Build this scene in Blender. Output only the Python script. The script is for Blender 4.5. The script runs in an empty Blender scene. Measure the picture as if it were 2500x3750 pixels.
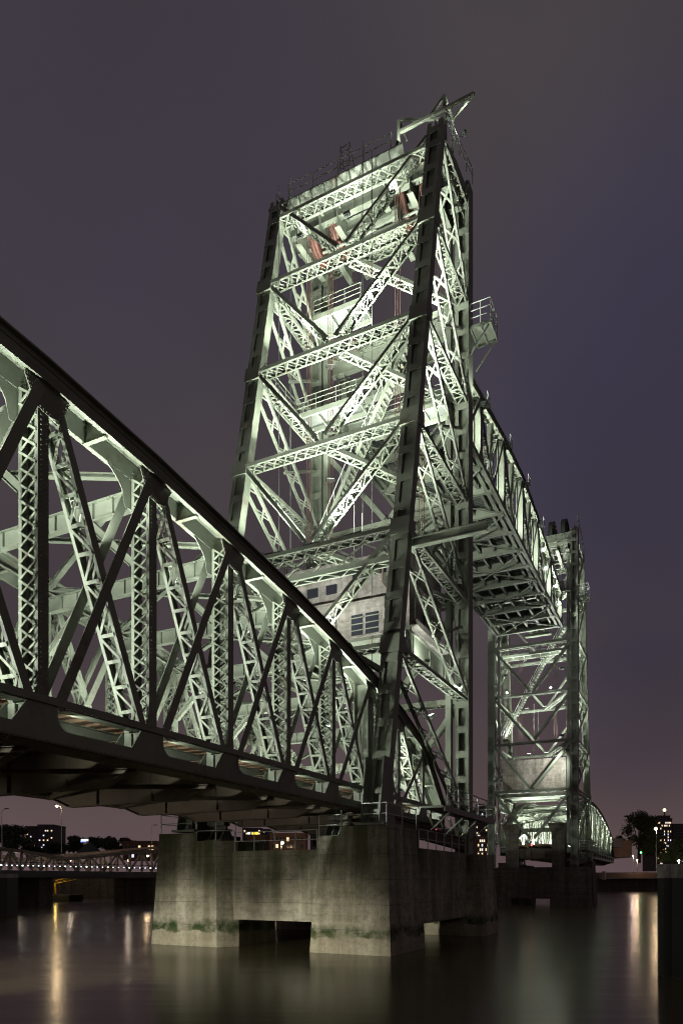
import bpy, math, random
from mathutils import Vector, Matrix
random.seed(7)
D = bpy.data
S = bpy.context.scene
COL = S.collection
H = 3.78                     # eye height above the river; everything is laid out from eye level, then lifted by H
TH = 0.46035                 # bridge axis is +Y; the camera looks this much to the left... of it

# ------------------------------------------------------------------ camera, world, exposure
cam = D.cameras.new('camera'); camo = D.objects.new('camera', cam); COL.objects.link(camo)
cam.sensor_fit = 'VERTICAL'; cam.sensor_height = 36.0; cam.sensor_width = 24.0
cam.lens = 2563.5/3750*36.0
cam.shift_y = (3219-1875)/3750
cam.clip_start = 0.3; cam.clip_end = 4000
camo.location = (0, 0, 0)
camo.rotation_euler = (math.pi/2, 0, TH)
S.camera = camo

W = D.worlds.new('World'); S.world = W; W.use_nodes = True
nt = W.node_tree; nt.nodes.clear()
wo = nt.nodes.new('ShaderNodeOutputWorld'); bg = nt.nodes.new('ShaderNodeBackground')
tc = nt.nodes.new('ShaderNodeTexCoord'); sep = nt.nodes.new('ShaderNodeSeparateXYZ')
ramp = nt.nodes.new('ShaderNodeValToRGB')
nt.links.new(tc.outputs['Generated'], sep.inputs[0]); nt.links.new(sep.outputs['Z'], ramp.inputs[0])
el = ramp.color_ramp.elements
el[0].position = 0.0; el[0].color = (0.108, 0.072, 0.078, 1)
el[1].position = 1.0; el[1].color = (0.052, 0.045, 0.049, 1)
for p, c in ((0.10, (0.092, 0.064, 0.066, 1)), (0.28, (0.056, 0.043, 0.049, 1)), (0.6, (0.054, 0.045, 0.050, 1))):
    e = el.new(p); e.color = c
nz = nt.nodes.new('ShaderNodeTexNoise'); nz.inputs['Scale'].default_value = 2.2; nz.inputs['Detail'].default_value = 4
nz.inputs['Roughness'].default_value = 0.45
nt.links.new(tc.outputs['Generated'], nz.inputs['Vector'])
def lobe(px, py, c0, amt):
    """a broad gap in the lit cloud, where the blue night sky shows through"""
    u = (px-1250)/2563.5; v = (3219-py)/2563.5; c, s_ = math.cos(TH), math.sin(TH)
    d = Vector((u*c-s_, u*s_+c, v)).normalized()
    n = nt.nodes.new('ShaderNodeVectorMath'); n.operation = 'DOT_PRODUCT'; n.inputs[1].default_value = d
    nt.links.new(tc.outputs['Generated'], n.inputs[0])
    m = nt.nodes.new('ShaderNodeMapRange'); m.interpolation_type = 'SMOOTHSTEP'
    m.inputs['From Min'].default_value = math.cos(math.radians(c0)); m.inputs['From Max'].default_value = 1.0
    m.inputs['To Max'].default_value = amt
    nt.links.new(n.outputs['Value'], m.inputs['Value']); return m.outputs[0]
acc = lobe(420, 350, 20, 0.45)
for l_ in (lobe(2560, 1450, 20, 0.75), lobe(2350, 2640, 8, 0.5)):
    a_ = nt.nodes.new('ShaderNodeMath'); a_.operation = 'ADD'; nt.links.new(acc, a_.inputs[0]); nt.links.new(l_, a_.inputs[1]); acc = a_.outputs[0]
r2 = nt.nodes.new('ShaderNodeMapRange'); r2.inputs['From Min'].default_value = 0.25; r2.inputs['From Max'].default_value = 0.62
r2.inputs['To Min'].default_value = 0.55; r2.inputs['To Max'].default_value = 1.15
nt.links.new(nz.outputs['Fac'], r2.inputs['Value'])
mu = nt.nodes.new('ShaderNodeMath'); mu.operation = 'MULTIPLY'; mu.use_clamp = True
nt.links.new(acc, mu.inputs[0]); nt.links.new(r2.outputs[0], mu.inputs[1])
mixw = nt.nodes.new('ShaderNodeMix'); mixw.data_type = 'RGBA'
mixw.inputs['B'].default_value = (0.032, 0.029, 0.053, 1)
nt.links.new(mu.outputs[0], mixw.inputs['Factor'])
nt.links.new(ramp.outputs[0], mixw.inputs['A'])
# faint cloud structure over everything
r3 = nt.nodes.new('ShaderNodeMapRange'); r3.inputs['From Min'].default_value = 0.3; r3.inputs['From Max'].default_value = 0.7
r3.inputs['To Min'].default_value = 0.80; r3.inputs['To Max'].default_value = 1.20; nt.links.new(nz.outputs['Fac'], r3.inputs['Value'])
vm = nt.nodes.new('ShaderNodeVectorMath'); vm.operation = 'SCALE'
nt.links.new(mixw.outputs['Result'], vm.inputs[0]); nt.links.new(r3.outputs[0], vm.inputs['Scale']); nt.links.new(vm.outputs[0], bg.inputs['Color'])
bg.inputs['Strength'].default_value = 1.1
nt.links.new(bg.outputs[0], wo.inputs['Surface'])

S.view_settings.view_transform = 'Standard'; S.view_settings.look = 'None'
S.view_settings.exposure = 0.0; S.view_settings.gamma = 1.0; S.view_settings.use_curve_mapping = False
S.render.engine = 'CYCLES'
S.cycles.use_denoising = True; S.cycles.filter_width = 1.1; S.cycles.use_adaptive_sampling = False
S.cycles.max_bounces = 6; S.cycles.diffuse_bounces = 3; S.cycles.glossy_bounces = 3
S.cycles.caustics_reflective = False; S.cycles.caustics_refractive = False
S.cycles.sample_clamp_indirect = 4.0

LAMP = (0.93, 1.0, 0.86)
WARM = (1.0, 0.72, 0.42)

# ------------------------------------------------------------------ materials
def mat(name, base, rough=0.6, metal=0.0, dirt=None, dscale=1.5, damt=0.5, bump=0.0, bscale=20, emit=None, estr=0, spec=0.5):
    m = D.materials.new(name); m.use_nodes = True
    t = m.node_tree; b = t.nodes['Principled BSDF']
    b.inputs['Base Color'].default_value = (*base, 1); b.inputs['Roughness'].default_value = rough
    b.inputs['Metallic'].default_value = metal
    b.inputs['Specular IOR Level'].default_value = spec
    if dirt is not None or bump:
        g = t.nodes.new('ShaderNodeNewGeometry')
    if dirt is not None:
        n = t.nodes.new('ShaderNodeTexNoise'); n.inputs['Scale'].default_value = dscale; n.inputs['Detail'].default_value = 6
        n.inputs['Roughness'].default_value = 0.7
        r = t.nodes.new('ShaderNodeValToRGB'); r.color_ramp.elements[0].position = 0.42; r.color_ramp.elements[1].position = 0.75
        r.color_ramp.elements[0].color = (0, 0, 0, 1); r.color_ramp.elements[1].color = (damt,)*3 + (1,)
        x = t.nodes.new('ShaderNodeMix'); x.data_type = 'RGBA'
        x.inputs['A'].default_value = (*base, 1); x.inputs['B'].default_value = (*dirt, 1)
        t.links.new(g.outputs['Position'], n.inputs['Vector']); t.links.new(n.outputs['Fac'], r.inputs[0])
        t.links.new(r.outputs[0], x.inputs['Factor']); t.links.new(x.outputs['Result'], b.inputs['Base Color'])
    if name.startswith('green_grey'):
        oi = t.nodes.new('ShaderNodeObjectInfo'); mr = t.nodes.new('ShaderNodeMapRange'); mr.inputs['To Min'].default_value = .78; mr.inputs['To Max'].default_value = 1.16
        n4 = t.nodes.new('ShaderNodeTexNoise'); n4.inputs['Scale'].default_value = 0.55; n4.inputs['Detail'].default_value = 8; n4.inputs['Roughness'].default_value = .75
        r4 = t.nodes.new('ShaderNodeValToRGB'); r4.color_ramp.elements[0].position = .57; r4.color_ramp.elements[1].position = .68
        r4.color_ramp.elements[0].color = (0, 0, 0, 1); r4.color_ramp.elements[1].color = (.6, .6, .6, 1)
        x4 = t.nodes.new('ShaderNodeMix'); x4.data_type = 'RGBA'; x4.inputs['B'].default_value = (.085, .05, .03, 1)
        vs = t.nodes.new('ShaderNodeVectorMath'); vs.operation = 'SCALE'
        t.links.new(oi.outputs['Random'], mr.inputs['Value']); t.links.new(g.outputs['Position'], n4.inputs['Vector']); t.links.new(n4.outputs['Fac'], r4.inputs[0])
        t.links.new(r4.outputs[0], x4.inputs['Factor']); t.links.new(x.outputs['Result'], x4.inputs['A']); t.links.new(x4.outputs['Result'], vs.inputs[0]); t.links.new(mr.outputs[0], vs.inputs['Scale'])
        t.links.new(vs.outputs[0], b.inputs['Base Color'])
    if bump:
        n2 = t.nodes.new('ShaderNodeTexNoise'); n2.inputs['Scale'].default_value = bscale; n2.inputs['Detail'].default_value = 4
        bp = t.nodes.new('ShaderNodeBump'); bp.inputs['Strength'].default_value = bump; bp.inputs['Distance'].default_value = 0.03
        t.links.new(g.outputs['Position'], n2.inputs['Vector']); t.links.new(n2.outputs['Fac'], bp.inputs['Height'])
        t.links.new(bp.outputs[0], b.inputs['Normal'])
    if emit:
        b.inputs['Emission Color'].default_value = (*emit, 1); b.inputs['Emission Strength'].default_value = estr
    return m

STEEL = mat('green_grey_paint', (0.155, 0.172, 0.138), 0.5, dirt=(0.085, 0.085, 0.065), dscale=1.1, damt=0.55, bump=0.08, bscale=6)
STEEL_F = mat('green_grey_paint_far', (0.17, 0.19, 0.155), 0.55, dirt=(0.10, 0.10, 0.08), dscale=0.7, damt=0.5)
BROWN = mat('weathered_brown_paint', (0.12, 0.09, 0.065), 0.65, dirt=(0.07, 0.05, 0.035), dscale=2.2, damt=0.7, bump=0.1, bscale=12)
RUST = mat('red_lead_paint', (0.085, 0.028, 0.019), 0.6, dirt=(0.04, 0.022, 0.016), dscale=3, damt=0.7)
ROPE = mat('greased_rope', (0.06, 0.032, 0.026), 0.6)
GALV = mat('galvanised_rail', (0.48, 0.51, 0.48), 0.45, metal=0.2, dirt=(0.16, 0.15, 0.12), dscale=4, damt=0.5)
DARKM = mat('dark_iron', (0.045, 0.05, 0.045), 0.6)
TIMBER = mat('weathered_timber', (0.30, 0.19, 0.12), 0.8, dirt=(0.10, 0.07, 0.05), dscale=5, damt=0.8)
GLASSD = mat('dark_window', (0.02, 0.02, 0.028), 0.15)
LENS = mat('lamp_glass', (0.8, 0.8, 0.8), 0.3, emit=(0.9, 1.0, 0.9), estr=9)
LENSB = mat('bulb_glass', (0.8, 0.8, 0.8), 0.3, emit=(0.95, 1.0, 0.95), estr=30)
WLENS = mat('sodium_lens', (0.9, 0.7, 0.5), 0.3, emit=(1.0, 0.76, 0.5), estr=7)
REDL = mat('red_signal_lens', (0.8, 0.05, 0.05), 0.3, emit=(1.0, 0.03, 0.03), estr=25)
GREENL = mat('green_signal_lens', (0.05, 0.8, 0.1), 0.3, emit=(0.1, 1.0, 0.15), estr=8)

def concrete(name, base, moss=0.0, boards=0.0, zlo=-3.8, zhi=3.0, tide=None):
    m = D.materials.new(name); m.use_nodes = True
    t = m.node_tree; L = t.links.new; b = t.nodes['Principled BSDF']
    b.inputs['Roughness'].default_value = 0.85; b.inputs['Specular IOR Level'].default_value = 0.3
    g = t.nodes.new('ShaderNodeNewGeometry'); sp = t.nodes.new('ShaderNodeSeparateXYZ'); L(g.outputs['Position'], sp.inputs[0])
    def noise(sc, vec, det=6, ro=0.65):
        n = t.nodes.new('ShaderNodeTexNoise'); n.inputs['Scale'].default_value = sc; n.inputs['Detail'].default_value = det
        n.inputs['Roughness'].default_value = ro; L(vec, n.inputs['Vector']); return n.outputs['Fac']
    def ramp2(v, a, bb, c0=(0, 0, 0, 1), c1=(1, 1, 1, 1)):
        r = t.nodes.new('ShaderNodeValToRGB'); r.color_ramp.elements[0].position = a; r.color_ramp.elements[1].position = bb
        r.color_ramp.elements[0].color = c0; r.color_ramp.elements[1].color = c1; L(v, r.inputs[0]); return r.outputs[0]
    def mix(f, A, B):
        x = t.nodes.new('ShaderNodeMix'); x.data_type = 'RGBA'
        if isinstance(f, float): x.inputs['Factor'].default_value = f
        else: L(f, x.inputs['Factor'])
        for k, v in (('A', A), ('B', B)):
            if isinstance(v, tuple): x.inputs[k].default_value = (*v[:3], 1)
            else: L(v, x.inputs[k])
        return x.outputs['Result']
    def math_(op, a, bb=None):
        q = t.nodes.new('ShaderNodeMath'); q.operation = op
        for i, v in enumerate((a, bb)):
            if v is None: continue
            if isinstance(v, (int, float)): q.inputs[i].default_value = v
            else: L(v, q.inputs[i])
        return q.outputs[0]
    mpn = t.nodes.new('ShaderNodeMapping'); mpn.inputs['Scale'].default_value = (1.1, 1.1, 0.08); L(g.outputs['Position'], mpn.inputs[0])
    streak = ramp2(noise(1.0, mpn.outputs[0], 5), 0.38, 0.66)
    mph = t.nodes.new('ShaderNodeMapping'); mph.inputs['Scale'].default_value = (0.10, 0.10, 1.6); L(g.outputs['Position'], mph.inputs[0])
    lifts = ramp2(noise(1.2, mph.outputs[0], 3), 0.40, 0.62)
    fine = ramp2(noise(1.9, g.outputs['Position'], 12, 0.86), 0.38, 0.64)
    d = tuple(v*0.30 for v in base); lgt = tuple(min(0.6, v*1.5) for v in base)
    c = mix(fine, tuple(v*0.5 for v in base), tuple(v*1.12 for v in lgt))
    c = mix(math_('MULTIPLY', streak, 0.8), c, (d[0]*1.05, d[1], d[2]*.75))
    lime = ramp2(noise(1.3, g.outputs['Position'], 9, 0.75), 0.60, 0.70)
    c = mix(math_('MULTIPLY', lime, 0.35), c, (0.42, 0.41, 0.36))
    c = mix(math_('MULTIPLY', lifts, 0.22), c, lgt)
    lift_ = math_('FRACT', math_('DIVIDE', math_('ADD', sp.outputs['Z'], math_('MULTIPLY', noise(.4, g.outputs['Position'], 3), .12)), 1.27))
    line = ramp2(lift_, 0.012, 0.035, (1, 1, 1, 1), (0, 0, 0, 1))
    brk = ramp2(noise(.8, g.outputs['Position'], 4), .42, .52)
    c = mix(math_('MULTIPLY', math_('MULTIPLY', line, brk), .7), c, tuple(v*.22 for v in base))
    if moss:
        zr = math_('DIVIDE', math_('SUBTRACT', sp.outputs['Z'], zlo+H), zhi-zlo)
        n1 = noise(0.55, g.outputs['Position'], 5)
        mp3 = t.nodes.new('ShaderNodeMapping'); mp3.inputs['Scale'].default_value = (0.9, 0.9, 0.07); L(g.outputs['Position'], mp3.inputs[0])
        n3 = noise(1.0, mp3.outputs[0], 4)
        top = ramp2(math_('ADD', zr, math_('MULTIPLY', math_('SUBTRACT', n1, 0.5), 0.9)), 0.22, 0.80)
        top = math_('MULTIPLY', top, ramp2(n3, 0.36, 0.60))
        c = mix(math_('MULTIPLY', top, moss), c, (0.045, 0.058, 0.018))  # green moss, also darkening the upper pier where the deck's shade would fall
        if tide is not None:
            zz = math_('ADD', sp.outputs['Z'], math_('MULTIPLY', math_('SUBTRACT', n1, 0.5), 1.5))
            up = ramp2(math_('SUBTRACT', zz, tide+H-0.28), 0.02, 0.10)
            dn = ramp2(math_('SUBTRACT', zz, tide+H), 0.10, 0.55)
            band = math_('MULTIPLY', up, math_('SUBTRACT', 1.0, dn))
            thick = ramp2(noise(0.9, g.outputs['Position'], 3), 0.40, 0.56)
            c = mix(math_('MULTIPLY', band, math_('ADD', math_('MULTIPLY', thick, 0.7), 0.3)), c, (0.020, 0.042, 0.009))
            wet = ramp2(math_('SUBTRACT', sp.outputs['Z'], tide+H-0.5), 0.1, 0.6, (1, 1, 1, 1), (0, 0, 0, 1))
            c = mix(math_('MULTIPLY', wet, 0.35), c, (0.22, 0.2, 0.13))
    L(c, b.inputs['Base Color'])
    bp = t.nodes.new('ShaderNodeBump'); bp.inputs['Strength'].default_value = 0.8; bp.inputs['Distance'].default_value = 0.05
    h = math_('ADD', noise(5.0, g.outputs['Position'], 8, 0.75), math_('MULTIPLY', lifts, 0.4))
    if boards:
        wv = t.nodes.new('ShaderNodeTexWave'); wv.bands_direction = 'Z'; wv.inputs['Scale'].default_value = boards
        wv.inputs['Distortion'].default_value = 0.6; L(g.outputs['Position'], wv.inputs['Vector'])
        h = math_('ADD', h, math_('MULTIPLY', wv.outputs['Fac'], 0.5))
    L(h, bp.inputs['Height']); L(bp.outputs[0], b.inputs['Normal'])
    return m

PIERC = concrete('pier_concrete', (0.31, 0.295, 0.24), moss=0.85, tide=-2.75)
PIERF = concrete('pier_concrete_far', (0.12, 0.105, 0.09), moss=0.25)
CWC = concrete('counterweight_concrete', (0.36, 0.32, 0.30), boards=2.0)
CWN = concrete('counterweight_panels', (0.21, 0.19, 0.185))
QUAYC = concrete('quay_wall_concrete', (0.12, 0.105, 0.09))
CAPC = concrete('dolphin_cap_concrete', (0.42, 0.43, 0.41))

# ------------------------------------------------------------------ mesh helpers
class MB:
    def __init__(s): s.v = []; s.f = []
    def hexa(s, c, a, b, d):
        n = len(s.v)
        for i, j, k in ((-1,-1,-1),(1,-1,-1),(1,1,-1),(-1,1,-1),(-1,-1,1),(1,-1,1),(1,1,1),(-1,1,1)):
            s.v.append(c + a*i + b*j + d*k)
        for q in ((0,3,2,1),(4,5,6,7),(0,1,5,4),(1,2,6,5),(2,3,7,6),(3,0,4,7)): s.f.append(tuple(n+x for x in q))
    def box(s, x0, x1, y0, y1, z0, z1):
        s.hexa(Vector(((x0+x1)/2, (y0+y1)/2, (z0+z1)/2)), Vector((abs(x1-x0)/2,0,0)), Vector((0,abs(y1-y0)/2,0)), Vector((0,0,abs(z1-z0)/2)))
    def beam(s, p, q, w, h, up=Vector((0,0,1))):
        p = Vector(p); q = Vector(q); d = q-p
        if d.length < 1e-5: return
        n = d.normalized(); sd = n.cross(up)
        if sd.length < 1e-4: sd = n.cross(Vector((0,1,0)))
        sd.normalize(); u = sd.cross(n).normalized()
        s.hexa((p+q)/2, d/2, sd*(w/2), u*(h/2))
    def ibeam(s, p, q, h, w, tw=0.03, tf=0.04, up=Vector((0,0,1))):
        p = Vector(p); q = Vector(q); n = (q-p).normalized(); sd = n.cross(up).normalized(); u = sd.cross(n)
        s.beam(p, q, tw, h-2*tf, u); o = u*(h/2-tf/2)
        s.beam(p+o, q+o, w, tf, u); s.beam(p-o, q-o, w, tf, u)
    def prism(s, pts, ext):
        """polygon (list of points in a plane), extruded by vector ext"""
        n = len(s.v); k = len(pts); e = Vector(ext)
        for p in pts: s.v.append(Vector(p))
        for p in pts: s.v.append(Vector(p)+e)
        s.f.append(tuple(range(n, n+k))); s.f.append(tuple(range(n+2*k-1, n+k-1, -1)))
        for i in range(k): s.f.append((n+i, n+(i+1) % k, n+k+(i+1) % k, n+k+i))
    def tube(s, p, q, r, k=8, r2=None, cap=True):
        p = Vector(p); q = Vector(q); d = (q-p).normalized(); r2 = r if r2 is None else r2
        a = d.cross(Vector((0,0,1)) if abs(d.z) < 0.9 else Vector((1,0,0))).normalized(); b = d.cross(a)
        n = len(s.v)
        for i in range(k):
            w = 2*math.pi*i/k; o = a*math.cos(w)+b*math.sin(w)
            s.v.append(p+o*r); s.v.append(q+o*r2)
        for i in range(k):
            j = (i+1) % k; s.f.append((n+2*i, n+2*j, n+2*j+1, n+2*i+1))
        if cap:
            s.f.append(tuple(n+2*i for i in range(k-1, -1, -1))); s.f.append(tuple(n+2*i+1 for i in range(k)))
    def ball(s, c, r, k=8, m=5):
        c = Vector(c)
        for j in range(m):
            a0 = math.pi*j/m; a1 = math.pi*(j+1)/m
            n = len(s.v)
            for i in range(k):
                w = 2*math.pi*i/k
                for a in (a0, a1): s.v.append(c+Vector((math.sin(a)*math.cos(w), math.sin(a)*math.sin(w), math.cos(a)))*r)
            for i in range(k):
                jn = (i+1) % k; s.f.append((n+2*i, n+2*i+1, n+2*jn+1, n+2*jn))
    def rivet(s, c, nrm, r=0.028):
        r *= 1.3
        a = nrm.cross(Vector((0.3,0.5,0.81))).normalized(); b = nrm.cross(a); n = len(s.v)
        for i in range(4): s.v.append(c + (a*math.cos(i*1.5708)+b*math.sin(i*1.5708))*r)
        s.v.append(c+nrm*r*0.8)
        for i in range(4): s.f.append((n+i, n+(i+1) % 4, n+4))
    def build(s, name, m, parent=None, kind=None, label=None):
        if not s.v: return None
        off = Vector(parent['_o']) if parent is not None else Vector((0,0,0))
        me = D.meshes.new(name); me.from_pydata([v-off for v in s.v], [], s.f); me.materials.append(m); me.update()
        o = D.objects.new(name, me); COL.objects.link(o)
        if parent is not None:
            o.parent = parent; o['_o'] = parent['_o']
        else: o['_o'] = (0.0, 0.0, 0.0)
        if kind: o['kind'] = kind
        if label: o['label'] = label
        return o

def thing(name, label, cat, loc, group=None):
    o = D.objects.new(name, None); COL.objects.link(o); o.location = loc; o['_o'] = tuple(float(x) for x in loc)
    o.empty_display_size = 0.5
    o['label'] = label; o['category'] = cat
    if group: o['group'] = group
    return o
def tag(o, label, cat, group=None):
    o['label'] = label; o['category'] = cat
    if group: o['group'] = group
    return o
def struct(name, mb, m):
    o = mb.build(name, m); o['kind'] = 'structure'; return o

CUBES = {}
def unit_cube(m, nm):
    if (m.name, nm) not in CUBES:
        b = MB(); b.hexa(Vector((0,0,0)), Vector((1,0,0)), Vector((0,1,0)), Vector((0,0,1)))
        me = D.meshes.new(nm); me.from_pydata(b.v, [], b.f); me.materials.append(m); CUBES[(m.name, nm)] = me
    return CUBES[(m.name, nm)]
def bar_obj(nm, c, a, b, d, m, parent):
    o = D.objects.new(nm, unit_cube(m, nm)); COL.objects.link(o); o.parent = parent; o['_o'] = parent['_o']
    off = Vector(parent['_o']); c = c-off
    o.matrix_local = Matrix(((a.x,b.x,d.x,c.x),(a.y,b.y,d.y,c.y),(a.z,b.z,d.z,c.z),(0,0,0,1)))
    return o
class Lacing:
    """all the lacing bars of one thing: those that show largest become objects, the rest one joined part"""
    def __init__(s, root, m, limit=290, nm='lacing_bar'): s.r = root; s.m = m; s.items = []; s.lim = limit; s.nm = nm
    def bar(s, p, q, w, t, nrm, parent):
        p = Vector(p); q = Vector(q); d = (q-p); n = d.normalized(); sd = n.cross(nrm).normalized(); u = sd.cross(n)
        c = (p+q)/2
        s.items.append((d.length/max(2.0, c.length), c, d/2, sd*(w/2), u*(t/2), parent))
    def done(s):
        s.items.sort(key=lambda x: -x[0])
        for it in s.items[:s.lim]: bar_obj(s.nm, *it[1:5], s.m, it[5])
        rest = MB()
        for it in s.items[s.lim:]: rest.hexa(*it[1:5])
        if rest.v: rest.build('lacing', s.m, s.r, kind='stuff')

def laced(name, root, lac, p, q, u, v, sp, dep, m, pat='Z', step=None, t=0.03, fl=0.10, bw=0.075, faces=(-1, 1), trim=0.0):
    """member of two channels, sp apart along u, dep deep along v, tied by lacing bars on the faces +-v"""
    p = Vector(p); q = Vector(q); d = q-p; L = d.length; n = d/L
    u = Vector(u); u = (u - n*u.dot(n)).normalized(); v = n.cross(u).normalized() if v is None else Vector(v)
    v = (v - n*v.dot(n) - u*v.dot(u)).normalized()
    mb = MB(); hs = sp/2
    for sg in (-1, 1):
        o = u*(sg*(hs-t/2))
        mb.hexa((p+q)/2+o, d/2, u*(t/2), v*(dep/2))
        if fl:
            for sv in (-1, 1):
                mb.hexa((p+q)/2 + u*(sg*(hs-t-fl/2)) + v*(sv*(dep/2-t/2)), d/2, u*(fl/2), v*(t/2))
    o = mb.build(name, m, root)
    step = step or sp*1.15
    k = max(1, round((L-2*trim)/step)); a = p+n*trim; ds = (L-2*trim)/k
    hb = hs-0.05
    for sv in faces:
        vo = v*(sv*(dep/2+0.011))
        for i in range(k):
            A = a+n*(ds*i)+vo; B = a+n*(ds*(i+1))+vo
            if pat == 'X':
                lac.bar(A-u*hb, B+u*hb, bw, 0.02, v, o); lac.bar(A+u*hb+v*(sv*0.022), B-u*hb+v*(sv*0.022), bw, 0.02, v, o)
            elif pat == 'Z':
                s_ = 1 if i % 2 == 0 else -1
                lac.bar(A-u*(hb*s_), B+u*(hb*s_), bw, 0.02, v, o)
            elif pat == 'N':      # batten and diagonal
                s_ = 1 if i % 2 == 0 else -1
                lac.bar(A-u*hb+v*(sv*0.022), A+u*hb+v*(sv*0.022), bw*1.35, 0.02, v, o); lac.bar(A-u*(hb*s_), B+u*(hb*s_), bw*1.1, 0.02, v, o)
            elif pat == 'H':      # hexagons: X bay, open bay
                if i % 2 == 0:
                    lac.bar(A-u*hb, B+u*hb, bw, 0.02, v, o); lac.bar(A+u*hb+v*(sv*0.022), B-u*hb+v*(sv*0.022), bw, 0.02, v, o)
                else:
                    for su in (-1, 1): lac.bar(A+u*(hb*su), B+u*(hb*su)*0.98, bw*0.9, 0.02, v, o)
    return o

def railing(name, root, pts, h=1.05, sp=1.6, m=None, r=0.025, rails=(1.0, 0.55), as_thing=None):
    """posts are parts of their own, the rails one part each"""
    m = m or GALV
    for fr in rails:
        mb = MB()
        for p, q in zip(pts, pts[1:]): mb.tube(Vector(p)+Vector((0,0,h*fr)), Vector(q)+Vector((0,0,h*fr)), r, 6)
        mb.build('handrail' if fr == rails[0] else 'rail', m, root)
    first = True
    for p, q in zip(pts, pts[1:]):
        p = Vector(p); q = Vector(q); k = max(1, round((q-p).length/sp))
        for i in range(0 if first else 1, k+1):
            b = MB(); c = p.lerp(q, i/k); b.tube(c, c+Vector((0,0,h)), r*1.15, 6); b.build('railing_post', m, root)
        first = False

def floodlight(root, pos, aim, power, size=0.55, angle=110, blend=0.6, color=LAMP, fixture=True, radius=0.2, lens=LENS):
    """a lamp housing with its lens, and the light it throws"""
    pos = Vector(pos); aim = Vector(aim); d = (aim-pos).normalized()
    sd = d.cross(Vector((0,0,1)) if abs(d.z) < 0.95 else Vector((0,1,0))).normalized(); u = sd.cross(d)
    if fixture:
        b = MB(); b.hexa(pos-d*0.16, d*0.10, sd*(size/2), u*(size*0.28)); b.hexa(pos-d*0.30, d*0.06, sd*(size*0.3), u*(size*0.16))
        for s_ in (-1, 1): b.hexa(pos-d*0.16+sd*(s_*(size/2+0.03))-u*0.1, d*0.03, sd*0.012, u*(size*0.4))
        f = b.build('floodlight', DARKM, root)
        b = MB(); b.hexa(pos-d*0.055, d*0.004, sd*(size*0.45), u*(size*0.23)); b.build('lens', lens, f)
    ld = D.lights.new('flood_lamp', 'SPOT'); ld.energy = power; ld.color = color; ld.spot_size = math.radians(angle); ld.spot_blend = blend
    ld.shadow_soft_size = radius
    lo = D.objects.new('flood_lamp', ld); COL.objects.link(lo); lo.location = pos - Vector(root['_o']); lo.parent = root
    lo.rotation_mode = 'QUATERNION'; lo.rotation_quaternion = d.to_track_quat('-Z', 'Y')
    return lo
def point(root, pos, power, color=WARM, radius=0.15):
    ld = D.lights.new('lamp', 'POINT'); ld.energy = power; ld.color = color; ld.shadow_soft_size = radius
    lo = D.objects.new('lamp', ld); COL.objects.link(lo); lo.location = Vector(pos)-Vector(root['_o']); lo.parent = root
    return lo
ZV = Vector((0,0,1)); XV = Vector((1,0,0)); YV = Vector((0,1,0))
def at(px, py, dep):
    """point seen at pixel px,py of the 2500x3750 photograph, dep metres ahead (used once to lay the far town out)"""
    u = (px-1250)/2563.5; v = (3219-py)/2563.5; c, s = math.cos(TH), math.sin(TH)
    return Vector(((u*c-s)*dep, (u*s+c)*dep, v*dep))
def on_water(px, py):
    dep = H*2563.5/(py-3219); return at(px, py, dep)

# ------------------------------------------------------------------ the river and the near bank
MID2 = 149.2                         # mirror: y -> MID2 - y
AX = -14.19; BX = -25.75             # planes of the tower legs
TN, TF = -14.9, -25.04               # outer faces of the two trusses
b = MB(); n = 60
b.v = [Vector((x, y, -H)) for x, y in ((-900,-200),(900,-200),(900,330),(-900,330))]; b.f = [(0,1,2,3)]
WATER = D.materials.new('river_water'); WATER.use_nodes = True
t = WATER.node_tree; pb = t.nodes['Principled BSDF']
pb.inputs['Base Color'].default_value = (0.075, 0.062, 0.034, 1); pb.inputs['Roughness'].default_value = 0.17; pb.inputs['IOR'].default_value = 1.5
g = t.nodes.new('ShaderNodeNewGeometry'); mpw = t.nodes.new('ShaderNodeMapping'); mpw.vector_type = 'TEXTURE'; mpw.inputs['Scale'].default_value = (14, 1.6, 5)
mpw.inputs['Rotation'].default_value = (0, 0, TH)
nw = t.nodes.new('ShaderNodeTexNoise'); nw.inputs['Scale'].default_value = 1.0; nw.inputs['Detail'].default_value = 5
bw_ = t.nodes.new('ShaderNodeBump'); bw_.inputs['Strength'].default_value = 0.16; bw_.inputs['Distance'].default_value = 0.12
t.links.new(g.outputs['Position'], mpw.inputs[0]); t.links.new(mpw.outputs[0], nw.inputs['Vector'])
t.links.new(nw.outputs['Fac'], bw_.inputs['Height']); t.links.new(bw_.outputs[0], pb.inputs['Normal'])
rr = t.nodes.new('ShaderNodeMapRange'); rr.inputs['To Min'].default_value = 0.15; rr.inputs['To Max'].default_value = 0.25
nr = t.nodes.new('ShaderNodeTexNoise'); nr.inputs['Scale'].default_value = 0.35; mpr = t.nodes.new('ShaderNodeMapping')
mpr.vector_type = 'TEXTURE'; mpr.inputs['Scale'].default_value = (20, 3, 5); mpr.inputs['Rotation'].default_value = (0, 0, TH)
t.links.new(g.outputs['Position'], mpr.inputs[0]); t.links.new(mpr.outputs[0], nr.inputs['Vector'])
t.links.new(nr.outputs['Fac'], rr.inputs['Value']); t.links.new(rr.outputs[0], pb.inputs['Roughness'])
struct('river', b, WATER)
b = MB(); b.box(-60, 40, -60, 1.2, -5.0, -1.62); struct('near_quay', b, QUAYC)

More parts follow.
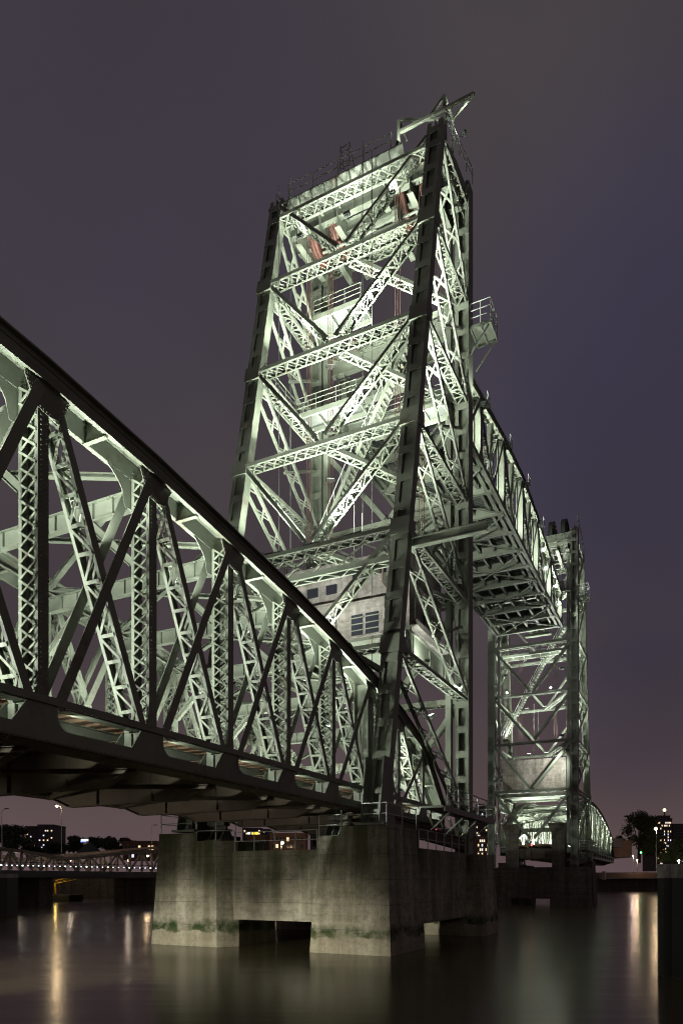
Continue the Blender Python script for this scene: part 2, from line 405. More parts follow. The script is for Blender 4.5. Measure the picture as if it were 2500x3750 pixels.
# ------------------------------------------------------------------ piers
def frustum(mb, x0, x1, y0, y1, z0, z1, bat, cham=0.0):
    """battered block, optional chamfered corner at +x -y"""
    def ring(e, z):
        a, b_, c, d = x0-e, x1+e, y0-e, y1+e
        return [Vector((a,c,z)), Vector((b_-cham,c,z)), Vector((b_,c+cham*1.4,z)), Vector((b_,d,z)), Vector((a,d,z))]
    lo, hi = ring(bat, z0), ring(0, z1); k = len(lo); n = len(mb.v)
    mb.v += lo+hi
    for i in range(k): mb.f.append((n+i, n+(i+1) % k, n+k+(i+1) % k, n+k+i))
    mb.f.append(tuple(n+k+i for i in range(k))); mb.f.append(tuple(n+k-1-i for i in range(k)))

def pier(my, m, label):
    root = thing('bridge_pier', label, 'bridge pier', (-20, my(40), -H-1.5))
    def blk(x0, x1, y0, y1, ztop, cham=0.0):
        b = MB(); ya, yb = sorted((my(y0), my(y1)))
        frustum(b, x0, x1, ya, yb, -H-1.5, ztop, 0.38, cham)
        return b.build('pier_block', m, root)
    r1 = blk(-17.2, -13.3, 31.9, 36.3, 2.2); b = MB(); b.box(-15.8, -13.3, *sorted((my(31.9), my(36.3))), 2.2, 2.68); b.build('bearing_plinth', m, r1)
    r2 = blk(-27.7, -22.9, 31.9, 36.3, 2.15, 0.75); b = MB(); b.box(-27.7, -25.0, *sorted((my(31.9), my(36.3))), 2.15, 2.62); b.build('bearing_plinth', m, r2)
    blk(-17.0, -12.4, 45.6, 49.2, 1.65); blk(-27.7, -22.9, 45.6, 49.2, 1.65)
    # walls between the blocks, open underneath at the water
    def wall(x0, x1, y0, y1, z0, z1):
        b = MB(); b.box(x0, x1, *sorted((my(y0), my(y1))), z0, z1); return b.build('pier_wall', m, root)
    wall(-22.92, -17.16, 32.5, 34.6, -2.27, 1.56); wall(-16.4, -13.25, 36.28, 45.62, -2.5, 1.7); wall(-27.3, -23.6, 36.28, 45.62, -2.5, 1.7)
    wall(-22.92, -16.98, 46.4, 49.25 if my(1) > 50 else 48.6, -2.75, 1.66 if my(1) > 50 else 1.5)
    return root
ident = lambda y: y
mirr = lambda y: MID2 - y
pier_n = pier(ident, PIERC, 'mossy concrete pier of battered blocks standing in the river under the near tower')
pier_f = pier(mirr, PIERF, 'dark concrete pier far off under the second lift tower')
for x in (-23.2, -16.6):
    yq = MID2-46.5
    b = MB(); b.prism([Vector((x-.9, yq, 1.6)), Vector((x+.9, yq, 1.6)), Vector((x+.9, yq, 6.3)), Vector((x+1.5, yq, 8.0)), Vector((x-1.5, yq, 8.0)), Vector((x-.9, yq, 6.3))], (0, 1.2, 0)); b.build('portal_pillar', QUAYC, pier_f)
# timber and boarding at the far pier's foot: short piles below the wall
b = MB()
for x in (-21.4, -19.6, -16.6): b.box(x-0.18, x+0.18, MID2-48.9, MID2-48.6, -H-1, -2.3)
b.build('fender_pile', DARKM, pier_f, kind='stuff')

def pier_rail(label, pts, root_loc, h=1.1, sp=1.7):
    r = thing('guard_railing', label, 'railing', root_loc, 'guard railings on the near pier')
    railing('guard_railing', r, pts, h, sp, GALV, 0.024, (1.0, 0.52)); return r
pier_rail('thin steel railing stepping up around the top of the right front pier block',
          [(-17.15, 31.98, 2.2), (-15.9, 31.98, 2.2), (-15.85, 31.98, 2.69), (-13.38, 31.98, 2.69), (-13.38, 36.2, 2.69)], (-15, 32, 2.2))
pier_rail('thin steel railing around the top of the left front pier block',
          [(-27.6, 36.2, 2.62), (-27.6, 31.98, 2.62), (-25.1, 31.98, 2.62), (-25.0, 31.98, 2.15), (-23.7, 31.98, 2.15), (-23.0, 32.9, 2.15)], (-25, 32, 2.2))
pier_rail('low steel railing along the sunken wall between the two front pier blocks',
          [(-22.85, 32.58, 1.56), (-17.6, 32.58, 1.56)], (-20, 32.6, 1.56), 1.05, 1.25)
pier_rail('dark railing along the side wall of the pier below the walkway',
          [(-13.35, 36.5, 1.7), (-13.35, 45.5, 1.7)], (-13.4, 41, 1.7), 1.05, 1.6)

# ------------------------------------------------------------------ fixed truss spans
def fixed_span(root, nodes, m, fine=True, my_dir=1):
    """nodes: (y, ztop) along the span. Two trusses, floor, bracing."""
    lac = Lacing(root, m, 290 if fine else 0)
    riv = MB()
    ZB, ZW, ZR = 3.55, 3.98, 4.74          # underside of chord, upper edge of the low web, top of the walkway bar
    GI = 0.78                               # distance of the inner plane
    for X, sx in ((TN, -1), (TF, 1)):      # sx: direction inwards
        near = X == TN
        xo, xi = X, X+sx*GI
        tops = MB(); 
        # top chord: outer web, inner web, cover plate, turned flanges, diaphragms
        for (y0, z0), (y1, z1) in zip(nodes, nodes[1:]):
            p = Vector((0, y0, z0)); q = Vector((0, y1, z1)); d = (q-p).normalized(); up = Vector((0, -d.z, d.y))
            if up.z < 0: up = -up
            dep = 0.58
            for xx, s2 in ((xo, sx), (xi, -sx)):
                tops.beam(p+XV*xx-up*(dep/2+.03), q+XV*xx-up*(dep/2+.03), 0.03, dep, up)
                tops.beam(p+XV*(xx-s2*.07)-up*(dep+0.015), q+XV*(xx-s2*.07)-up*(dep+0.015), 0.14, 0.03, up)
                tops.beam(p+XV*(xx-s2*.03)-up*(.10), q+XV*(xx-s2*.03)-up*(.10), 0.025, 0.13, up)
                if fine and near and xx == xo and y0 > 7:
                    nn = int((q-p).length/0.28)
                    for i in range(nn):
                        c = p.lerp(q, (i+.5)/nn)
                        riv.rivet(c+XV*(xo+.045)-up*.10, XV, .022)
                    for i in range(nn//2):
                        riv.rivet(p.lerp(q, (i+.5)/(nn//2))+XV*(xo+.016)-up*(.52), XV, .022)
            tops.beam(p+XV*((xo+xi)/2), q+XV*((xo+xi)/2), GI+0.36, 0.05, up)
            tops.beam(p+XV*((xo+xi)/2)+up*0.045, q+XV*((xo+xi)/2)+up*0.045, GI+0.2, 0.04, up)
            c = p.lerp(q, 0.52); tops.hexa(c+XV*((xo+xi)/2)-up*.33, d*0.015, XV*(GI/2-.02), up*.30)
            tops.hexa(c+XV*((xo+xi)/2)-up*.66, d*0.07, XV*(GI/2+.05), up*.015)
        tops.build('top_chord', m, root)
        # bottom chord
        wid = GI+0.34
        y_lo, y_hi = nodes[0][0], nodes[-1][0]
        bot = MB(); cx = (xo+xi)/2
        bot.box(cx-wid/2, cx+wid/2, y_lo, y_hi, ZB-0.05, ZB); bot.box(cx-wid/2+.1, cx+wid/2-.1, y_lo, y_hi, ZB-0.08, ZB-.052)
        bf = bot.build('bottom_flange', BROWN, root)
        if fine and near:
            for i in range(int((y_hi-8)/0.16)):
                y = 8+i*0.16
                for xx in (-.46, -.33, .33, .46): riv.rivet(Vector((cx+xx*1.05, y, ZB-.052 if abs(xx) > .4 else ZB-.08)), -ZV, .024)
        bar = MB()
        bar.box(min(xo+.05, xo-.05)-0.02, xo+.07, y_lo, y_hi, ZR-0.20, ZR); bar.box(min(xo, xo+sx*.42), max(xo, xo+sx*.42), y_lo, y_hi, ZR-.235, ZR-.205)
        bar.build('walkway_beam', m, root)
        for xx in (xo, xi):
            for k, ((y0, z0), (y1, z1)) in enumerate(zip(nodes, nodes[1:])):
                ya, yb = (y0, y1) if y0 < y1 else (y1, y0)
                L = yb-ya; r = 0.36; zt = ZR-.24; zl = ZW-0.06
                if my_dir > 0: a0, a1, s1 = ya+0.42, yb-0.98, yb-0.55
                else: a0, a1, s1 = yb-0.42, ya+0.98, ya+0.55
                sg = 1 if my_dir > 0 else -1
                y_l, y_r = (ya, yb) if sg > 0 else (yb, ya)
                pts = [(y_l, ZB), (y_r, ZB), (y_r, zt), (s1, zt), (a1, zl)]
                pts.append((a0+sg*r*1.1, zl))
                for j in range(1, 5):
                    w = math.pi/2*j/5
                    pts.append((a0+sg*r*1.1*(1-math.sin(w)), zl+r*1.1*(1-math.cos(w))))
                pts += [(a0, zl+r*1.15), (a0, zt), (y_l, zt)]
                w_ = MB(); w_.prism([Vector((xx-.015, y, z)) for y, z in pts], (0.03, 0, 0)); w_.build('chord_web', m, root)
                if fine and near and xx == xo:
                    for i in range(int(L/0.22)): riv.rivet(Vector((xo+.016, ya+.1+i*.22, ZB+.06)), XV, .022)
            # timber edge and light plate seen through the openings
        pl = MB(); pl.box(*sorted((xo+sx*.12, xi-sx*.05)), y_lo, y_hi, ZW-.16, ZW-.12); pl.build('chord_floor_plate', m, root)
        for j in range(3):
            tb = MB(); x0 = xi+sx*(.10+.24*j); tb.box(min(x0, x0+sx*.21), max(x0, x0+sx*.21), y_lo, y_hi, ZW+.02+.006*j, ZW+.07+.006*j); tb.build('walkway_plank', TIMBER, root)
        # nodes
        for k, (y, zt) in enumerate(nodes):
            if zt < 5: continue
            first_, last = k == 0, k == len(nodes)-1
            # gusset plates: outer trapezoid, inner with a round corner
            zt2 = zt-0.62
            nxt = nodes[min(k+1, len(nodes)-1)]; prv = nodes[max(k-1, 0)]
            slope = ((nxt[1]-prv[1])/(nxt[0]-prv[0])) if nxt[0] != prv[0] else 0
            if k+1 < len(nodes) and nodes[k+1][1] < 5: slope = -.2*my_dir if not my_dir < 0 else .2
            def Z_(dy): return zt+slope*dy*0.9
            for xx, nm in ((xo+(.017 if near else -.017), 'o'), (xi-(.017 if near else -.017), 'i')):
                gm = MB(); S_ = my_dir
                if nm == 'o':
                    pts = [(-.55, Z_(-.55*S_)-.30), (.80, Z_(.8*S_)-.30), (.80, Z_(.8*S_)-.66), (.52, zt-1.30), (.10, zt-1.38), (-.30, zt-1.30), (-.62, Z_(-.62*S_)-.72)]
                else:
                    pts = [(.55, Z_(.55*S_)-.30), (.55, zt-1.2), (0, zt-1.5), (-.42, zt-1.55), (-.52, zt-1.1), (-.62, zt-.95), (-.80, zt-.78), (-1.15, Z_(-1.15*S_)-.64), (-1.15, Z_(-1.15*S_)-.35)]
                gm.prism([Vector((xx-.012, y+S_*a_, z_)) for a_, z_ in pts], (.024, 0, 0))
                gm.build('gusset_plate', m, root)
                if fine and near and nm == 'o' and y > 7:
                    for (a0_, b0_), (a1_, b1_) in zip(pts[2:], pts[3:]):
                        ll = math.hypot(a1_-a0_, b1_-b0_); kk = max(2, int(ll/.09))
                        for row in (.05, .13):
                            for i in range(kk):
                                f_ = (i+.5)/kk; riv.rivet(Vector((xx+.013, y+S_*(a0_+(a1_-a0_)*f_), b0_+(b1_-b0_)*f_+row)), XV, .022)
            # post
            zb_ = ZR-.3
            heavy = k == HEAVY.get(root.name, -1)
            if heavy:
                hv = MB()
                for xx in (xo, xi): hv.box(xx-.03, xx+.03, y-.38, y+.38, ZB, zt-.6)
                hv.box(cx-GI/2+.031, cx+GI/2-.031, y-.02, y+.02, ZB, zt-.6); hv.build('post', m, root)
            else:
                laced('post', root, lac, (cx, y, zb_), (cx, y, zt-.62), XV, YV, GI-.06, 0.34, m, 'X' if not fine else 'X', 0.42 if fine else .8, 0.03, 0.09, 0.06)
            if fine and near and y > 7:
                kk = int((zt-1.4-zb_)/.13)
                for i in range(kk):
                    for dy in (-.09, .09): riv.rivet(Vector((xo-.013, y+dy, zb_+.1+i*.13)), XV, .020)
        # diagonals of each panel
        for k in range(len(nodes)-1):
            (y0, z0), (y1, z1) = nodes[k], nodes[k+1]
            if z1 < 5 or z0 < 5:
                continue
            S_ = my_dir
            # the falling member: two channels with battens and lacing ( \ )
            if S_ > 0: A, B = (y0+.45, z0-.75), (y1-.32, ZR-.28)
            else: A, B = (y1-.45, z1-.75), (y0+.32, ZR-.28)
            laced('brace', root, lac, (cx, A[0], A[1]), (cx, B[0], B[1]), XV, None, GI-.09, 0.26, m, 'N', 0.72 if fine else 1.2, 0.03, 0.08, 0.075)
            # the rising member: a pair of flat plates ( / )
            if S_ > 0: A, B = (y1-.12, z1-.7), (y0+.42, ZR-.24)
            else: A, B = (y0+.12, z0-.7), (y1-.42, ZR-.24)
            for xx in (xo, xi):
                tp = MB(); e = .03 if xx == xo else -.03
                e = e if near else -e
                tp.beam((xx+e, A[0], A[1]), (xx+e, B[0], B[1]), 0.026, 0.30, Vector((0, 1, .3))); tp.build('tie_plate', m, root)
    # floor beams, stringers, sleepers, laterals
    x0, x1 = TF+GI, TN-GI
    for k, (y, zt) in enumerate(nodes):
        fb = MB()
        pts = [(x1, 4.35), (x1, 3.5), (x1-1.3, 3.0), (x0+1.3, 3.0), (x0, 3.5), (x0, 4.35)]
        fb.prism([Vector((x, y-.015, z)) for x, z in pts], (0, .03, 0))
        for (xa, za), (xb, zb) in zip(pts[1:], pts[2:5]): fb.beam((xa, y, za-.02), (xb, y, zb-.02), .34, .035)
        fb.beam((x1, y, 4.37), (x0, y, 4.37), .32, .035)
        for i in range(1, 3):
            xx = x0+(x1-x0)*i/3; fb.box(xx-.015, xx+.015, y-.14, y+.14, 3.02, 4.34)
        fb.build('floor_beam', BROWN, root)  # green steel coloured brown here so the underside keeps looking unlit
        # end bracket filling the chord at the node: the light plate seen through the opening
        for X, sx in ((TN, -1), (TF, 1)):
            eb = MB(); S_ = my_dir; yy = y-.5*S_
            eb.prism([Vector((X+sx*.05, yy, 3.72)), Vector((X+sx*.74, yy, 3.72)), Vector((X+sx*.74, yy-.0*S_, 4.48)), Vector((X+sx*.05, yy-.0*S_, 4.48))], (0, .02, 0))
            eb.box(X+sx*.36, X+sx*.36+sx*.08, yy-.08*S_-.02, yy-.08*S_+.02, 3.72, 4.46)
            eb.build('end_bracket', m, root)
        if zt > 8:
            # sway frame: plate cross strut with stiffeners, knees and two light diagonals
            zc = zt-1.15
            st = MB(); st.ibeam((x1, y, zc), (x0, y, zc), .62, .26, .02, .03)
            for i in range(1, 10):
                xx = x0+(x1-x0)*i/10; st.box(xx-.012, xx+.012, y-.1, y+.1, zc-.27, zc+.27)
            st.build('cross_strut', m, root)
            for xs, sg in ((x1, -1), (x0, 1)):
                kb = MB(); kb.ibeam((xs+sg*.05, y, zc-2.0), (xs+sg*1.9, y, zc-.32), .26, .2, .02, .025, up=YV.cross(Vector((sg,0,.9)))); kb.build('knee_brace', m, root)
    for i in range(4):
        st = MB(); xx = x0+1.6+(x1-x0-3.2)*i/3
        st.ibeam((xx, nodes[0][0], 4.62), (xx, nodes[-1][0], 4.62), .46, .24, .02, .03); st.build('stringer', m, root)
    sl = MB(); ya, yb = sorted((nodes[0][0], nodes[-1][0])); y = ya+.2
    while y < yb:
        sl.box(x0+.9, x1-.9, y-.11, y+.11, 4.86, 5.02); y += .62
    sl.build('sleeper', TIMBER, root, kind='stuff')
    for i in range(4):
        rl = MB(); xx = x0+1.7+(x1-x0-3.4)*i/3; rl.box(xx-.035, xx+.035, ya, yb, 5.02, 5.17); rl.build('rail', DARKM, root)
    for k in range(len(nodes)-1):
        (ya, za), (yb, zb) = nodes[k], nodes[k+1]
        for f0, f1 in (((x1, ya), (x0, yb)), ((x0, ya), (x1, yb))):
            lb = MB(); lb.ibeam((f0[0], f0[1], 3.42), (f1[0], f1[1], 3.42 if f0[0] == x1 else 3.40), .16, .16, .02, .02); lb.build('lower_lateral', BROWN, root)
            if min(za, zb) > 8:
                lt = MB(); lt.ibeam((f0[0], f0[1], za-.42), (f1[0], f1[1], zb-.42), .16, .2, .02, .02); lt.build('upper_lateral', m, root)
    lac.done()
    riv.build('rivets', m, root, kind='stuff')

HEAVY = {}
Yk = lambda k: 12.79+4.13*k
near_nodes = [(Yk(-5), 13.5), (Yk(-4), 13.6), (Yk(-3), 13.6), (Yk(-2), 13.56), (Yk(-1), 13.5), (Yk(0), 13.40), (Yk(1), 13.12), (Yk(2), 12.68), (Yk(3), 12.22), (Yk(4), 11.62), (Yk(5), 10.8), (Yk(6), 9.85), (Yk(7), 8.5), (Yk(8), 4.75)]
span_n = thing('truss_span', 'near riveted railway truss span running from the left edge into the first tower', 'bridge span', (-20, 20, 3.5))
HEAVY[span_n.name] = 10
fixed_span(span_n, near_nodes, STEEL, True, 1)
span_f = thing('truss_span', 'far arched railway truss span beyond the second tower', 'bridge span', (-20, 135, 3.5))
HEAVY[span_f.name] = 3
far_nodes = [(MID2-Yk(8), 4.75), (MID2-Yk(7), 8.5), (MID2-Yk(6), 10.6), (MID2-Yk(5), 12.0), (119.9, 12.7), (124.0, 13.05), (128.1, 13.15), (132.3, 13.0), (136.4, 12.75), (140.5, 12.4), (144.6, 11.9), (148.8, 11.3), (152.9, 10.6), (157.0, 9.7), (161.2, 8.5), (165.3, 4.75)]
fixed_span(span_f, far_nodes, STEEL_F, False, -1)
# bearings under the heavy posts
def bearing(root, X, y, zt):
    b = MB()
    b.box(X-.75, X+.75, y-.8, y+.8, zt, zt+.10); 
    for i in range(4):
        xx = X-.6+.4*i; b.prism([Vector((xx-.03, y-.7, zt+.1)), Vector((xx-.03, y+.7, zt+.1)), Vector((xx-.03, y+.3, zt+.62)), Vector((xx-.03, y-.3, zt+.62))], (.06, 0, 0))
    b.box(X-.72, X+.72, y-.34, y+.34, zt+.62, zt+.74); b.tube((X-.6, y, zt+.84), (X+.6, y, zt+.84), .10, 10)
    b.box(X-.6, X+.6, y-.3, y+.3, zt+.94, 3.46)
    b.build('bearing', m=STEEL if root is span_n else STEEL_F, parent=root)
for X, zt in ((TN-.55-1.2, 2.2), (TF+.45, 2.15)): bearing(span_n, X, Yk(5), zt)
for X in (TN-.39, TF+.39):
    bearing(span_f, X, MID2-Yk(5), 2.2)
# lamps of the near span: down on the chord between the planes, and on the deck
for k in range(-1, 8):
    y = Yk(k)+1.9
    zt_ = near_nodes[min(k+5, 9)][1]; floodlight(span_n, (TN-.40, Yk(k)+2.1, 4.7+(zt_-4.7)*.56), (TN-.42, Yk(k)+2.2, 14), 1500, .18, 120, .6, radius=.08)
    floodlight(span_n, (-19.6, y, 5.3), (TN-.4, y+.8, 9.8), 2000, .45, 120, .7)
    floodlight(span_n, (-20.3, y, 5.3), (TF+.4, y+.8, 9.8), 2000, .45, 130, .7)
    floodlight(span_n, (TN-.62, y-.95, 4.40), (TN-.45, y+2.2, 3.7), 260, .16, 120, .6, radius=.06)  # small lamps added to brighten the chord openings
floodlight(span_n, (-16.6, 37.2, 5.4), (-14.4, 43.5, 9.0), 1500, .4, 110, .7)
floodlight(span_n, (-16.6, 43.5, 5.4), (-14.6, 44.5, 10.0), 700, .4, 130, .7)
for x in (-21.5, -18.3):
    floodlight(span_n, (x, -6.5, 6.0), (x+.6, 30, 8.5), 26000, .8, 75, .7, radius=.3)
for i in range(7):
    y = 108+8.2*i
    floodlight(span_f, (TN-2.2, y, 5.3), (TN-.4, y-.5, 9.6), 15000, .45, 140, .6)
    floodlight(span_f, (TF+2.2, y, 5.3), (TF+.4, y-.5, 9.6), 15000, .45, 140, .6)

# ------------------------------------------------------------------ lift towers
LV = [46.7, 40.2, 33.3, 26.3, 19.4, 12.5]
def rearY(z): return 32.924+(z-3.6)*0.20898
def sheave(root, x, y, z, my, sm):
    c = Vector((x, my(y), z)); R = 2.0 if sm is RUST else 2.7; k = 36
    rim = MB()
    for i in range(k):
        a0, a1 = 2*math.pi*i/k, 2*math.pi*(i+1)/k
        def P(r, a, xx): return c+Vector((xx, r*math.cos(a), r*math.sin(a)))
        prof = [(-.30, R), (-.26, R), (-.24, R-.12), (-.14, R-.12), (-.12, R-.02), (-.02, R-.02), (0, R-.12), (.12, R-.12), (.14, R-.02), (.22, R-.02), (.26, R-.12), (.30, R), (.30, R-.35), (-.30, R-.35)]
        n = len(rim.v)
        for a in (a0, a1):
            for xx, r in prof: rim.v.append(P(r, a, xx))
        q = len(prof)
        for j in range(q): rim.f.append((n+j, n+(j+1) % q, n+q+(j+1) % q, n+q+j))
    s_ = MB(); s_.tube(c-XV*.6, c+XV*.6, .32, 14)
    for i in range(8):
        a = 2*math.pi*i/8; d = Vector((0, math.cos(a), math.sin(a))); s_.beam(c+d*.3, c+d*(R-.36), .5, .18, d.cross(XV))
    o = rim.build('sheave', sm, root); s_.build('spokes', sm, o); return o

def tower(root, my, m, fine, s=1):
    lac = Lacing(root, m, 292 if fine else 0)
    V = lambda x, y, z: Vector((x, my(y), z))
    yf = 48.0
    # legs: two channels and batten plates, open between the battens
    def leg(p, q, w, dep, nb, rear):
        p = V(*p); q = V(*q); d = q-p; n = d.normalized(); v = n.cross(XV).normalized()
        if v.y*s > 0: v = -v                      # v looks to the outside (rear)
        mb = MB()
        for sg in (-1, 1):
            mb.hexa((p+q)/2+XV*(sg*(w/2-.02)), d/2, XV*.02, v*(dep/2))
            for sv in (-1, 1):
                mb.hexa((p+q)/2+XV*(sg*(w/2-.04-.11))+v*(sv*(dep/2-.02)), d/2, XV*.11, v*.02)
        mb.hexa((p+q)/2+v*(dep/2-(.24 if rear else .5)), d/2, XV*(w/2-.041), v*.015)
        o = mb.build('leg', m, root)
        for i in range(nb+1):
            c = p.lerp(q, min(.985, max(.012, i/nb)))
            for sv in (-1, 1): bar_obj('batten_plate', c+v*(sv*(dep/2+.012)), n*.24, XV*(w/2-.01), v*.012, m, o)
        return o
    for X in (AX, BX):
        leg((X, rearY(2.75), 2.75), (X, rearY(47.3), 47.3), 1.0, .62, 25, True)
        leg((X, yf, 1.75), (X, yf, 48.6), 1.0, 1.05, 27, False)
        b = MB(); y0 = rearY(3.2)
        for sg in (-1, 1):
            b.prism([V(X+sg*.5-.02, y0-.45, 6.2), V(X+sg*.5-.02, y0-1.1, 2.8), V(X+sg*.5-.02, y0+1.0, 2.8), V(X+sg*.5-.02, y0+.65, 6.2)], (.04, 0, 0))
        b.box(X-.8, X+.8, *sorted((my(y0-1.2), my(y0+1.1))), 2.68, 2.80); b.build('leg_foot', m, root)
        # gusset collars at the nodes
        for z in LV[1:]:
            g_ = MB(); y = rearY(z); g_.hexa(V(X, y, z), XV*.56, Vector((0, .47, 0)), Vector((0, .1, .5))); g_.build('gusset_plate', m, root)
    # rear face
    xl, xr = BX+.5, AX-.5; xm = (xl+xr)/2
    N_ = Vector((0, 1, 0))
    def pick(i): return 'H' if fine else 'X'
    for i, z in enumerate(LV):
        y = rearY(z)
        zs = z-1.15 if i == 0 else z; ys_ = rearY(zs)
        laced('strut', root, lac, V(xl, ys_, zs), V(xr, ys_, zs), N_, ZV, .95, .22, m, 'X', .75, .03, .10, .075)
        z2 = LV[i+1] if i+1 < len(LV) else 5.2
        y2 = rearY(z2)
        nv = (V(0, y, z)-V(0, y2, z2)).normalized().cross(XV)
        if i < 5:
            for x0 in (xl, xr):
                p, q = V(x0, y, z-.3), V(xm+(x0-xm)*.05, y2, z2+.45)
                d = (q-p).normalized(); laced('diagonal', root, lac, p, q, nv, d.cross(nv), .8, .22, m, 'N' if fine else 'Z', .8, .03, .09, .07)
        # front face: struts and diagonals too
        if i not in (3, 4):
            laced('strut', root, lac, V(xl, yf, z), V(xr, yf, z), N_, ZV, .85, .4, m, 'X', 1.1, .03, .1, .08)
    for z, z2 in ((33.3, 26.3), (26.3, 19.4), (19.4, 12.5), (12.5, 5.4)):
        for x0 in (xl, xr):
            p, q = V(x0, yf+.1, z-.3), V(xm+(x0-xm)*.05, yf+.1, z2+.4); d = (q-p).normalized()
            laced('front_diagonal', root, lac, p, q, N_, d.cross(N_), .55, .34, m, 'Z', 1.0, .03, .08, .07)
        if z2 in (19.4,): laced('strut', root, lac, V(xl, yf, z2), V(xr, yf, z2), N_, ZV, .7, .3, m, 'Z', 1.1, .03, .08, .07)
        if z2 == 26.3: laced('strut', root, lac, V(xl, yf, z2), V(xr, yf, z2), N_, ZV, .7, .3, m, 'Z', 1.1, .03, .08, .07)
    # deep lattice girder at level five
    y = rearY(17.6); laced('strut', root, lac, V(xl, y, 17.6), V(xr, y, 17.6), N_, ZV, .8, .3, m, 'Z', .8, .03, .1, .08)
    for i in range(6):
        xa, xb = xl+(xr-xl)*i/6, xl+(xr-xl)*(i+1)/6
        for za, zb in ((17.9, 19.0), (19.0, 17.9)):
            b = MB(); b.beam(V(xa, rearY(18.4), za), V(xb, rearY(18.4), zb), .08, .10); b.build('lattice_bar', m, root)
    for i, z in enumerate(LV[1:5]):
        for sx in (1,):
            p, q = V(xm+.3*sx, rearY(z)+.5, z), V(xm+(xr-xm)*sx, yf-.4, z); d = (q-p).normalized()
            laced('plan_brace', root, lac, p, q, d.cross(ZV), ZV, .7, .26, m, 'N' if fine else 'Z', .8, .03, .09, .07)
    # side faces: struts between the legs, a falling diagonal in each panel
    for X in (AX, BX):
        for i, z in enumerate(LV):
            p, q = V(X, rearY(z)+.45, z), V(X, yf-.5, z+(.4 if i == 0 else 0))
            laced('side_strut', root, lac, p, q, XV, ZV, .80, .24, m, 'N' if fine else 'Z', .8, .03, .1, .07)
            z2 = LV[i+1] if i+1 < len(LV) else 4.2
            p, q = V(X, rearY(z)+.35, z-.45), V(X, yf-.5, z2+.35); d = (q-p).normalized()
            laced('side_diagonal', root, lac, p, q, XV, d.cross(XV), .85, .24, m, 'H' if fine else 'Z', .95, .03, .11, .085)
            if 0 < i < 5:   # light half diagonal back up to the front leg
                zq = z+.2; p = V(X, yf-.6, (z+z2)/2+1.6); q = V(X, (rearY(z2)+yf)/2, (z+z2)/2-.9)
                b = MB(); b.beam(p, q, .2, .16); b.build('sub_brace', m, root)
    # top: sheave girders, cross girders, deck, trusses
    top = MB()
    top.box(BX-.6, AX-2.9, *sorted((my(41.6), my(43.0))), 46.75, 46.85)
    top.build('roof_walkway', m, root)
    for y, z, hh in ((43.6, 46.6, 1.2), (44.9, 46.4, .9), (46.6, 46.6, 1.2), (48.2, 47.6, 1.0)):
        b = MB(); b.ibeam(V(BX, y, z), V(AX, y, z), hh, .42, .03, .05)
        for i in range(1, 9):
            xx = BX+(AX-BX)*i/9; b.box(xx-.02, xx+.02, *sorted((my(y-.18), my(y+.18))), z-hh/2+.06, z+hh/2-.06)
        b.build('roof_girder', m, root)
    for xx in (-15.05, -16.45, -18.2, -21.8, -23.15, -24.9):
        b = MB(); b.ibeam(V(xx, 43.2, 45.9), V(xx, 48.6, 46.4), 1.5, .4, .03, .05); b.build('sheave_girder', m, root)
    b = MB(); b.prism([V(BX+.9, 41.5, 46.68), V(BX+.9, 42.7, 45.95), V(BX+.9, 42.7, 46.01), V(BX+.9, 41.5, 46.74)], (AX-3.0-BX, 0, 0)); b.build('soffit_plate', m, root)
    for i in range(9):
        xx = BX+1+(AX-BX-4)*i/8; b = MB(); b.beam(V(xx, 41.47, 46.6), V(xx, 41.9, 45.6), .05, .09); b.build('soffit_rib', m, root)
    # side cheeks rising to the front
    for X in (AX, BX):
        b = MB(); b.prism([V(X-.03, rearY(47)-.2, 46.3), V(X-.03, yf+.5, 46.6), V(X-.03, yf+.5, 49.2), V(X-.03, yf-1.8, 48.9), V(X-.03, rearY(47)-.2, 47.4)], (.06, 0, 0))
        for yy in (43.2, 44.8, 46.4): b.box(X-.12, X+.12, *sorted((my(yy-.03), my(yy+.03))), 46.4, 48)
        b.build('side_plate', m, root)
    for x in (-15.75, -17.45, -22.5, -24.2):
        sheave(root, x, 45.6, 47.3 if fine else 48.4, my, RUST if fine else DARKM)  # far wheels coloured dark iron to look unlit, instead of the red paint
        for j in range(3):
            r_ = MB(); xx = x-.17+.17*j
            r_.tube(V(xx, 45.6-1.96, 47.3), V(xx, 45.6-1.96, 20.0), .026, 5); r_.build('rope', ROPE, root)
            r_ = MB(); r_.tube(V(xx, 45.6+1.96, 47.3), V(xx, 45.6+1.96, 39.5), .026, 5); r_.build('rope', ROPE, root)
    # thin hanging lines
    for x, y, z0, z1 in ((-24.6, 40.2, 46.5, 14), (-23.6, 40.0, 46.5, 12), (-18.4, 40.1, 46.5, 22), (-17.9, 40.4, 46, 13), (-20.6, 43.5, 26, 19), (-20.0, 43.5, 25, 19)):
        r_ = MB(); r_.tube(V(x, y, z0), V(x, y, z1), .022, 5); r_.build('wire', DARKM if z0 > 30 else GALV, root)
    railing('', root, [V(BX+1.0, 41.7, 46.85), V(AX-2.95, 41.7, 46.85)], 1.1, 1.75, GALV, .042)
    railing('', root, [V(AX+.5, 42.2, 47.2), V(AX+.5, 48.4, 49.1)], 1.1, 1.5, GALV, .03)
    railing('', root, [V(BX-.3, 42.2, 47.2), V(BX-.3, 48.4, 49.1)], 1.1, 1.5, GALV, .03)
    # machine drums and shaft under the roof, with their platform
    b = MB(); b.tube(V(-19.2, 44.4, 44.9), V(-17.6, 44.4, 44.9), .55, 14); b.tube(V(-17.9, 44.4, 44.9), V(-17.5, 44.4, 44.9), .75, 14); b.tube(V(-23.5, 44.4, 44.9), V(-16, 44.4, 44.9), .09, 8)
